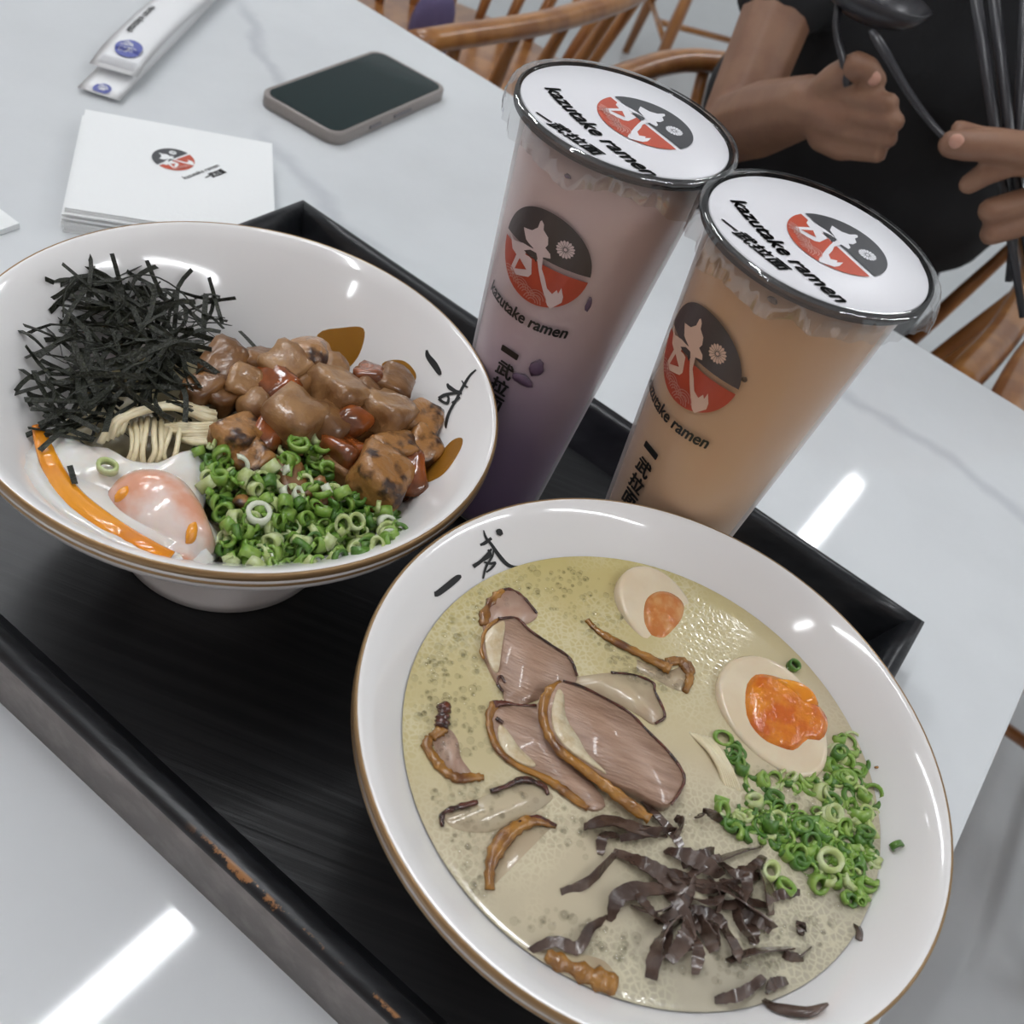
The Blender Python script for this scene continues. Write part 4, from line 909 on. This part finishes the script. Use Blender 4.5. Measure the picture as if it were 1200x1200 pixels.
slice_('pale roast pork slice with an arched red-brown rind near the wood ear', c7((305,900),(312,820),(350,765),(405,742),(450,755),(500,800),(520,880),(450,970),(380,985),(330,960)), -.0001, 'pork_sunk', (-.0003, -.0003),
       [(pts7((298,895,14),(300,840,24),(325,785,28),(365,750,26),(405,738,18),(448,752,8)), 'pork_rind', .0006, .7), (pts7((345,752,8),(400,730,8),(450,750,6)), 'pork_burnt', .0014, .7)])
slice_('bottom roast pork piece with an orange rind by the near rim', c7((440,1040),(500,1040),(560,1058),(590,1100),(585,1120),(520,1100),(450,1068)), .0003, 'pork_slice_wet', (0, 0),
       [(pts7((425,1042,18),(470,1066,28),(530,1092,34),(585,1112,30)), 'pork_rind', .0006, .7)])

# egg halves
def egg_half(label, c, ax, la, lb, dz, yolk, ym, tilt, whitem):
    cen = soup(c[0], c[1], dz); A = soup(c[0]+ax[0], c[1]+ax[1], dz)-cen; A /= np.linalg.norm(A); Z = np.array([tilt[0], tilt[1], 1.]); Z /= np.linalg.norm(Z); A -= Z*(A@Z); A /= np.linalg.norm(A); Bv = np.cross(Z, A)
    t = empty('egg_half', cen, label, 'egg')
    prof = lambda u: lb*math.sqrt(max(0, 1-u*u))*(1-.14*u)
    V, F = [], []; n = 40; rings = [(1, 0), (.97, .0007), (.985, -.0008), (1.0, -.004), (.92, -.010), (.75, -.015), (.45, -.0185), (.02, -.0195)]
    V.append(cen+Z*.0008)
    for s, h in [(.5, .0008), (.9, .0008), (.97, .0005), (1, -.0006)]+rings[3:]:
        for k in range(n):
            th_ = 2*PI*k/n; V.append(cen+A*(la*math.cos(th_)*s)+Bv*(lb*math.sin(th_)*(1-.14*math.cos(th_))*s)+Z*h)
    m_ = 4+len(rings[3:])
    for k in range(n): F.append((0, 1+k, 1+(k+1) % n))
    for i in range(m_-1):
        for k in range(n): j = (k+1) % n; F.append((1+i*n+k, 1+(i+1)*n+k, 1+(i+1)*n+j, 1+i*n+j))
    mesh('egg_white', (V, F), whitem, t)
    pz = lambda x, y: (lambda d: EYE+d*(((cen-EYE)@Z)/(d@Z)))(ray(x, y))+Z*.0008
    mesh('yolk', dome(yolk, pz, .0016, .0006, 6, .0012, .003, n=36, seed=4), ym, t); return t, pz
egg_half('half-sunk marinated egg half at the far side of the broth', (777, 722), (34, 40), .0245, .0175, -.0002, [(755, 706), (768, 695), (785, 696), (800, 708), (800, 725), (788, 742), (776, 753), (764, 748), (754, 730)], 'yolk_dull', (.20, -.10), 'boiled_white')
e2, pz2 = egg_half('marinated egg half with glossy orange jammy yolk beside the scallions', (908, 838), (52, 70), .0272, .0195, .0035, [(872, 812), (882, 793), (900, 792), (918, 797), (938, 803), (948, 818), (962, 832), (969, 850), (962, 868), (945, 868), (930, 880), (912, 876), (892, 866), (876, 846)], 'yolk_jam', (-.06, -.16), 'boiled_white')
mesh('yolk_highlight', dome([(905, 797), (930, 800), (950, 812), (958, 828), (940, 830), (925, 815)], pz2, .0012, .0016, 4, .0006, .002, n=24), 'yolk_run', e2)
# noodle glimpse
for i in range(7):
    P = [soup(806+i*4, 858+i*1, -.001), soup(826+i*4+random.uniform(-2, 2), 876+i*2, .0012), soup(842+i*3, 898+i*2, .0012), soup(850+i*3, 925+i, -.0012)]
    o = mesh('noodle_strand', tube(spline(P, 10), .0010, 6), 'noodle'); recentre(o); tag(o, 'pale noodle strand surfacing in the broth between pork and scallions', 'noodle', 'noodle strands in the broth')

# scallions in the broth
BREG = [(842, 862), (856, 868), (872, 895), (900, 912), (940, 908), (975, 888), (984, 852), (998, 862), (1018, 905), (1030, 950), (1034, 990), (1026, 1030), (1012, 1056), (985, 1060), (960, 1050), (945, 1028), (920, 1000), (890, 985), (862, 975), (842, 955), (846, 935), (868, 930), (858, 900)]
scallion_fill(BREG, 200, lambda x, y: soup(x, y, random.uniform(-.0022, .0004)), 'half-sunk chopped scallions at the right side of the broth')
for i in range(105):
    x, y = sample(BREG); P = soup(x, y, random.uniform(-.0005, .0018)); e = random.random()
    mname = 'scallion_mid' if e < .5 else 'scallion_dark' if e < .78 else 'scallion_pale'
    scallion(P, (random.uniform(-.7, .7), random.uniform(-.7, .7), random.uniform(0, 6.3)), random.uniform(.6, 1.15), mname, random.randrange(7), 'chopped green scallion piece floating at the right side of the broth', 'chopped scallions in the broth')
for x, y, mname, k, s, lb in [(940, 968, 'scallion_dark', 1, 1.25, 'dark green scallion ring standing out in the middle of the broth scallions'), (975, 955, 'scallion_pale', 2, 1.25, 'large pale scallion ring floating near the right edge of the broth'), (972, 1010, 'scallion_pale', 0, 1.4, 'pale scallion ring lowest of the two big ones in the broth'),
                              (925, 1000, 'scallion_mid', 5, 1.2, 'bright green scallion chip by the wood ear'), (930, 780, 'scallion_dark', 0, .8, 'dark scallion ring behind the orange-yolk egg half'), (903, 1022, 'scallion_pale', 3, 1.2, 'sunken scallion ring beside the wood ear tangle'), (920, 1040, 'scallion_mid', 2, 1.0, 'small scallion ring afloat right of the wood ear')]:
    scallion(soup(x, y, .0016), (.15, .1, x), s, mname, k, lb, 'chopped scallions in the broth')
P = wall_hit(1051, 991, B2, .0012); o = scallion(P, (1.57, .5, .6), .9, 'scallion_dark', 1, 'lone dark green scallion bit stuck on the bare right rim of the ramen bowl', 'chopped scallions in the broth')
P = wall_hit(1028, 899, B2, .0003); o = mesh('broth_speck', blob((0, 0, 0), (.0016, .0006, .0003), .5, 3), 'pork_rind'); o.location = [float(v) for v in P]; tag(o, 'tiny brown speck on the bare right rim of the ramen bowl', 'speck')

# wood ear
def c8(*p): return [(600+x/2.609, 900+y/2.609) for x, y in p]
EARS = [[(220,180),(300,160),(400,190),(470,200)], [(330,215),(430,195),(500,190)], [(360,60),(420,120),(480,185),(520,240)], [(150,380),(230,350),(300,280),(320,260)], [(310,255),(400,290),(480,340),(545,400)],
 [(300,470),(330,390),(420,370),(520,370)], [(50,560),(130,530),(200,550),(240,490),(290,460)], [(425,645),(440,560),(465,500),(520,460)], [(480,590),(530,520),(550,440)], [(620,560),(590,490),(550,430)],
 [(560,350),(650,370),(740,440),(800,490)], [(590,300),(680,260),(760,240)], [(680,420),(700,480),(740,530)], [(560,630),(570,560),(545,500)], [(780,400),(830,385),(880,380)], [(660,590),(740,560),(860,550)],
 [(620,710),(700,690),(770,640)], [(780,690),(800,660),(840,650)], [(470,250),(540,270),(600,300),(640,330)], [(760,310),(790,380),(790,450)], [(565,150),(600,135),(640,160)], [(500,210),(520,170),(500,150)],
 [(270,265),(280,210),(330,205)], [(640,290),(700,330),(760,330)], [(560,400),(620,410),(650,370)], [(370,420),(430,440),(500,420)], [(380,380),(420,430),(470,470)], [(460,300),(500,340),(560,345)], [(600,330),(640,380),(630,440)],
 [(650,480),(680,540),(700,590)], [(470,380),(520,430),(545,500),(540,560)], [(540,430),(590,440),(640,470),(660,520)], [(640,340),(700,380),(740,430)], [(560,330),(540,390),(500,440),(440,470)], [(600,400),(660,420),(720,410),(780,420)], [(430,330),(480,320),(540,330)], [(690,330),(740,300),(770,270)], [(520,300),(570,270),(620,250)], [(580,470),(620,500),(625,560)], [(480,470),(470,530),(450,590)], [(720,450),(740,510),(735,540)], [(545,360),(600,370),(660,355),(720,340)], [(700,300),(720,360),(700,420)], [(520,420),(560,470),(600,520)], [(830,570),(880,580),(910,550)], [(880,470),(885,490),(882,505)], [(700,440),(760,470),(790,500)], [(540,330),(600,290),(640,270)]]
for j, pl in enumerate(EARS):
    pl = c8(*pl); big = j in (0, 4, 5, 7, 8, 9, 10, 18, 19); n = 22
    S_ = spline([(x, y) for x, y in pl], n); hgt = (.0035 if big else .0022)+random.uniform(0, .003)*(1 if 300 < (pl[1][0]-600)*2.609 < 800 else .3)
    P = [soup(x, y, -.0006+hgt*math.sin(PI*(.12+.76*i/(n-1)))+.0007*math.sin(i*.55+j)) for i, (x, y) in enumerate(S_)]
    wd = [(.0058 if big else .0038)*random.uniform(.85, 1.15)*(.45+.55*math.sin(PI*(.1+.8*i/(n-1)))) for i in range(n)]
    o = mesh('wood_ear_strip', ribbon(P, wd, .0005, None, (random.uniform(-.9, .9), random.uniform(-1.6, 1.6))), 'wood_ear'); crisp(o); recentre(o)
    if j == 6: tag(o, 'long curling wood ear strip trailing out to the left of the tangle', 'mushroom', 'wood ear strips')
    else: tag(o, 'dark brown wood ear mushroom strip in the tangle at the near side of the broth', 'mushroom', 'wood ear strips')
P = [wall_hit(x, y, B2, .0012+.0006*k) for k, (x, y) in enumerate(c8((762, 705), (800, 730), (850, 742), (910, 746), (966, 722)))]
o = mesh('wood_ear_strip', ribbon(spline(P, 12), [.0012, .002, .0028, .003, .0034, .0036, .0036, .0036, .0032, .0028, .002, .0008], .0008, None, .7), 'wood_ear'); recentre(o); tag(o, 'wood ear strip stranded on the bare near rim of the ramen bowl', 'mushroom', 'wood ear strips')
P = [wall_hit(x, y, B2, .001) for x, y in c8((1052, 480), (1062, 500), (1060, 525))]
o = mesh('wood_ear_strip', ribbon(spline(P, 8), .0024, .0008), 'wood_ear'); recentre(o); tag(o, 'short wood ear scrap at the right edge of the broth', 'mushroom', 'wood ear strips')

# foam
bmv = blob((0, 0, 0), (1, 1, 1), 0, 0, 0, 1, 2); BV = np.array(bmv[0]); keep = [f for f in bmv[1] if min(BV[list(f)][:, 2]) > -.15]
VV, FF = [], []
def bubbles(reg, n, r0, r1, dz=0):
    for _ in range(n):
        x, y = sample(reg); P = soup(x, y, dz)
        if math.hypot(P[0]-B2[0], P[1]-B2[1]) > SR-.0015: continue
        r = r0+(r1-r0)*random.random()**3; k0 = len(VV); VV.extend((BV*np.array([r, r, r*.75])+P)); FF.extend(tuple(i+k0 for i in f) for f in keep)
bubbles([(478, 800), (520, 720), (560, 670), (640, 655), (700, 680), (560, 720), (560, 800), (580, 880), (500, 900)], 330, .0007, .0019)
bubbles([(500, 900), (600, 920), (690, 960), (690, 1010), (600, 980), (560, 1060), (510, 960)], 190, .0007, .0017)
bubbles([(680, 720), (760, 770), (800, 800), (790, 815), (730, 795), (680, 740)], 120, .0007, .0022, .0005)
bubbles([(660, 660), (740, 690), (730, 740), (640, 720)], 80, .0006, .0016)
bubbles([(690, 940), (760, 960), (740, 1000), (700, 990)], 60, .0007, .002)
bubbles([(600, 1080), (700, 1120), (860, 1160), (960, 1110), (1010, 1040), (990, 1010), (900, 1090), (800, 1120), (700, 1080), (640, 1060)], 240, .0006, .0019)
bubbles([(870, 900), (980, 890), (1025, 960), (1010, 1050), (950, 1030), (880, 980)], 260, .0006, .0017, .0008)
bubbles([(800, 940), (830, 980), (780, 980)], 25, .0005, .0012)
o = mesh('broth_foam', (VV, FF), 'bubble_film'); recentre(o, False); tag(o, 'tiny bubbles floating on the broth of the ramen bowl', 'foam', kind='stuff')
print('food done', len(bpy.data.objects))

# ------------------------------------------------------------------ chairs across the table
def chair(a, b, deep, label, n_sp=13, turn=0):
    ct, st_ = math.cos(turn), math.sin(turn)
    def Q(x, y, z): y *= deep; return W(a+x*ct-y*st_, b+x*st_+y*ct, z)
    c = Q(0, 0, FLOOR); t = empty('wooden_armchair', c, label, 'chair', 'curved wooden armchairs around the table')
    U = [(-.275, -.25), (-.28, -.05), (-.255, .12), (-.15, .25), (0, .29), (.15, .25), (.255, .12), (.28, -.05), (.275, -.25)]
    rail = spline([Q(x, y, -.085+.012*(y > .1)) for x, y in U], 60)
    mesh('arm_rail', tube(rail, [.0175]*2+[.0185]*56+[.0175]*2, 10, .8), 'chair_wood', t)
    so = smooth_closed([Q(x, y, -.295)for x, y in ((-.22, -.2), (0, -.235), (.22, -.2), (.235, 0), (.19, .18), (0, .22), (-.19, .18), (-.235, 0))], 40)
    mesh('seat', prism(so, -.03, 0, .03), 'chair_wood', t)
    for k in range(n_sp):
        f = (k+.6)/(n_sp+.2); p = rail[int(f*59)]; u = spline(U, 60)[int(f*59)]
        q = Q(u[0]*.77, u[1]*.72, -.30); mesh('spindle', tube(spline([q, (q*.5+p*.5)*1., p], 6), [.008, .0105, .011, .0105, .009, .0085], 8), 'chair_wood', t)
    for x, y in ((-.17, -.15), (.17, -.15), (-.15, .14), (.15, .14)):
        mesh('leg', tube([Q(x, y, -.32), Q(x*1.12, y*1.12, -.52), Q(x*1.25, y*1.3, FLOOR)], [.014, .018, .012], 8), 'chair_wood', t)
    for x in (-1, 1): mesh('stretcher', tube([Q(x*.195, -.175, -.58), Q(x*.172, .165, -.58)], .009, 6), 'chair_wood', t)
    mesh('stretcher', tube([Q(-.184, 0, -.58), Q(.184, 0, -.58)], .009, 6), 'chair_wood', t); return t
chair(-.985, 1.36, 1.42, 'wooden armchair with a bent rail just beyond the smartphone', 19, -.06)
chair(-.285, 1.22, 1, 'wooden armchair in which the person in black sits')
chair(-1.17, 3.02, 1, 'wooden armchair far behind, only its legs showing between the cups and the bent rail', 13, .75)
chair(.315, 1.2, 1, 'wooden armchair to the right of the person, at the frame edge')
o = mesh('cloth_bag', blob((0, 0, 0), (.034, .03, .06), TH, 3, .12, 2.6, 3), 'purple_cloth'); o.location = [float(v) for v in W(-.975, 1.36, -.235)]
tag(o, 'purple cloth bag on the seat of the armchair beyond the phone', 'bag')

# ------------------------------------------------------------------ the person across the table
def fuse(name, chains, voxel, m, parent, sm=6):
    bm0 = bmesh.new(); bmesh.ops.create_icosphere(bm0, subdivisions=2, radius=1); UV = np.array([v.co[:] for v in bm0.verts]); UF = [tuple(v.index for v in f.verts) for f in bm0.faces]; bm0.free()
    V, F = [], []
    for ch in chains:
        for (p, r), (q, s) in zip(ch[:-1], ch[1:]):
            p, q = np.array(p, float), np.array(q, float); n = max(2, int(np.linalg.norm(q-p)/(min(r, s)*.2))+1)
            for f in np.linspace(0, 1, n):
                k = len(V); V += [tuple(x) for x in UV*(r+(s-r)*f)+p+(q-p)*f]; F += [tuple(i+k for i in g) for g in UF]
    me = bpy.data.meshes.new(name); me.from_pydata(V, [], F); o = bpy.data.objects.new(name, me); COL.objects.link(o)
    md = o.modifiers.new('r', 'REMESH'); md.mode = 'VOXEL'; md.voxel_size = voxel
    m2 = o.modifiers.new('s', 'SMOOTH'); m2.iterations = sm; m2.factor = .5
    dg = bpy.context.evaluated_depsgraph_get(); me2 = bpy.data.meshes.new_from_object(o.evaluated_get(dg)); bpy.data.objects.remove(o)
    me2.shade_smooth(); me2.materials.clear(); return link(name, me2, m, parent)
pa = -.285
SH_R, SH_L = W(pa-.14, 1.23, .26), W(pa+.17, 1.23, .26)
EL_R = far(858, 150, 1.02); WR_R = far(948, 124, .925)
EL_L = W(.13, 1.12, .03); WR_L = far(1300, 232, .93)
def hp(*q): return [(far(x, y, d), r) for x, y, d, r in q]
right_hand = [
 hp((948,124,.925,.0255),(968,128,.915,.024),(985,135,.91,.022)),
 hp((965,112,.912,.017),(984,112,.906,.0115)), hp((965,130,.912,.018),(984,134,.906,.0115)), hp((965,148,.913,.017),(985,155,.907,.0112)), hp((965,158,.915,.015),(986,174,.908,.011)),
 hp((984,110,.905,.0098),(1042,121,.893,.0085),(1040,120,.916,.0078),(1012,118,.925,.007)),
 hp((984,133,.905,.0095),(1049,142.5,.891,.0083),(1046,142,.915,.0078),(1016,140,.924,.007)),
 hp((985,155,.906,.0093),(1041,162.5,.895,.0080),(1038,162,.917,.0076),(1012,160,.925,.007)),
 hp((986,176,.908,.0085),(1029,180.5,.899,.0075),(1026,180,.919,.007),(1005,178,.926,.0065)),
 hp((962,112,.915,.0165),(980,92,.902,.0135),(1004,76,.896,.0112),(1016,80,.897,.0102),(1028,94,.900,.0082))]
left_hand = [
 hp((1300,232,.93,.026),(1270,222,.92,.024),(1245,205,.912,.02)), hp((1245,228,.912,.02),(1235,250,.912,.014)), hp((1270,222,.92,.02),(1240,180,.91,.013)),
 hp((1268,215,.915,.018),(1225,178,.88,.0145),(1165,170,.865,.0125),(1135,170,.862,.0125),(1116,169,.862,.0112)),
 hp((1240,180,.91,.0115),(1180,164,.90,.0092),(1146,160,.888,.0085),(1124,151,.880,.0072)),
 hp((1245,200,.91,.012),(1190,190,.880,.0105),(1155,203,.872,.0098),(1135,216,.872,.0082)),
 hp((1240,225,.91,.0115),(1162,247,.878,.0108),(1160,246,.905,.0088),(1190,244,.912,.0078)),
 hp((1236,252,.912,.0105),(1162,274,.882,.0095),(1160,272,.906,.008),(1186,270,.912,.007))]
HD = W(pa, 1.12, .47)
torso = [[(W(pa, 1.36, -.22), .13), (W(pa, 1.33, -.06), .115), (W(pa, 1.27, .10), .125), (W(pa, 1.24, .22), .10), (W(pa, 1.2, .31), .055), (W(pa, 1.17, .37), .052), (HD-np.array([0, 0, .03]), .078), (HD+T2*.03+np.array([0, 0, .05]), .093)],
 [(W(pa-.10, 1.33, -.06), .10), (W(pa+.10, 1.33, -.06), .10)], [(W(pa-.09, 1.27, .12), .105), (W(pa+.09, 1.27, .12), .105)],
 [(SH_R, .055), (W(pa, 1.22, .27), .07), (SH_L, .055)]]
arms = [[(SH_R, .055), (SH_R*.45+EL_R*.55, .039), (EL_R, .035)], [(EL_R, .035), (EL_R*.6+WR_R*.4, .036), (WR_R, .0265)], [(SH_L, .055), (SH_L*.45+EL_L*.55, .045), (EL_L, .037)], [(EL_L, .037), (EL_L*.6+WR_L*.4, .036), (WR_L, .0265)]]
legs = []
for s in (-1, 1):
    legs.append([(W(pa+s*.09, 1.34, -.22), .085), (W(pa+s*.12, .98, -.215), .062), (W(pa+s*.12, 1.02, -.45), .05), (W(pa+s*.12, 1.05, FLOOR+.07), .036), (W(pa+s*.125, .93, FLOOR+.035), .032)])
face = [[(HD-T2*.085+np.array([0, 0, .0]), .012), (HD-T2*.10+np.array([0, 0, -.015]), .012)], [(HD-T1*.088, .016), (HD-T1*.09+np.array([0, 0, .02]), .014)], [(HD+T1*.088, .016), (HD+T1*.09+np.array([0, 0, .02]), .014)]]
P0 = W(pa, 1.3, FLOOR)
pers = empty('person', P0, 'person in a black T-shirt across the table holding black utensils in both hands', 'person')
fuse('body', torso+arms+legs+right_hand+left_hand+face, .0028, 'skin', pers, 3)
def grow(ch, d): return [(p, r+d) for p, r in ch]
sl = .57
shirt = [grow(torso[0][:5], .014)[:4]]+[grow(c, .014) for c in torso[1:]]+[grow([(SH_R, .050), (SH_R*(1-sl)+EL_R*sl, .043)], .009), grow([(SH_L, .055), (SH_L*.5+EL_L*.5, .046)], .016)]
fuse('shirt', shirt, .010, 'shirt', pers, 6)
fuse('trousers', [grow(l[:4], .012) for l in legs]+[[(W(pa-.06, 1.36, -.21), .125), (W(pa+.06, 1.36, -.21), .125)]], .012, 'trousers', pers, 5)
fuse('hair', [[(HD+T2*.035+np.array([0, 0, .06]), .10), (HD+T2*.06+np.array([0, 0, -.0]), .085)]], .01, 'hair', pers, 3)
for c in (-1, 1): mesh('eye', blob(HD-T2*.082+T1*c*.032+np.array([0, 0, .018]), (.012, .008, .007), TH, 1, 0, 1, 2), 'hair', pers)
mesh('mouth', blob(HD-T2*.083+np.array([0, 0, -.045]), (.024, .006, .006), TH, 1, 0, 1, 2), 'nail', pers)
def nail(x, y, d, rx, ry):
    V, F = blob((0, 0, 0), (rx, .0025, ry), TH, 1, 0, 1, 2); mesh('fingernail', ([far(x, y, d)+np.array(p) for p in V], F), 'nail', pers)
nail(1024, 92, .8925, .006, .006); nail(1121, 166, .852, .006, .006)

# what the hands hold
t = empty('ladle', far(1030, 5, .93), 'black ladle held upright in the fist at the left', 'ladle')
R_ = spline([far(994, 100, .893), far(988, 70, .892), far(980, 35, .893), (far(985, -5, .905))], 14)
mesh('handle', tube(R_+[far(1000, -28, .915)], [.0045+.0016*abs(i-8)/8 for i in range(15)], 8, .6), 'black_gloss', t)
cb_ = far(1028, -12, .925); V, F = [], []
for i, (r, z) in enumerate([(.002, -.026), (.018, -.023), (.036, -.014), (.0435, 0), (.041, .0005), (.034, -.012), (.017, -.020), (.002, -.0225)]):
    for k in range(28): th_ = 2*PI*k/28; V.append(cb_+T1*r*1.12*math.cos(th_)+T2*r*math.sin(th_)+np.array([0, 0, z]))
for i in range(7):
    for k in range(28): j = (k+1) % 28; F.append((i*28+k, i*28+j, (i+1)*28+j, (i+1)*28+k))
mesh('ladle_bowl', (V, F), 'black_gloss', t)
t = mesh('serving_stick', tube(spline([far(1021, 36, .86), far(1040, 66, .855), far(1066, 110, .855), far(1098, 152, .858), far(1125, 176, .872)], 18), [.0028, .0045, .005, .005, .005]+[.0046-.00012*i for i in range(13)], 10, .7), 'black_gloss'); recentre(t)
tag(t, 'slim curved black stick with a shiny tip pinched between thumb and finger', 'utensil')
for i, (q, lb) in enumerate([([(1138, -40, .93), (1168, 165, .905), (1186, 290, .892), (1199, 372, .885)], 'leftmost of three black chopsticks held above the pinching hand'),
              ([(1160, -40, .94), (1184, 165, .908), (1204, 290, .895), (1216, 372, .888)], 'middle black chopstick with a bright streak held above the pinching hand'),
              ([(1204, -40, .95), (1193, 165, .915), (1187, 290, .900), (1182, 330, .895)], 'rightmost of three black chopsticks held above the pinching hand')]):
    o = mesh('chopstick', tube([far(*p) for p in q], [.0048, .0042, .0036, .003], 8), 'black_gloss'); recentre(o); tag(o, lb, 'chopstick', 'black chopsticks in the hand')
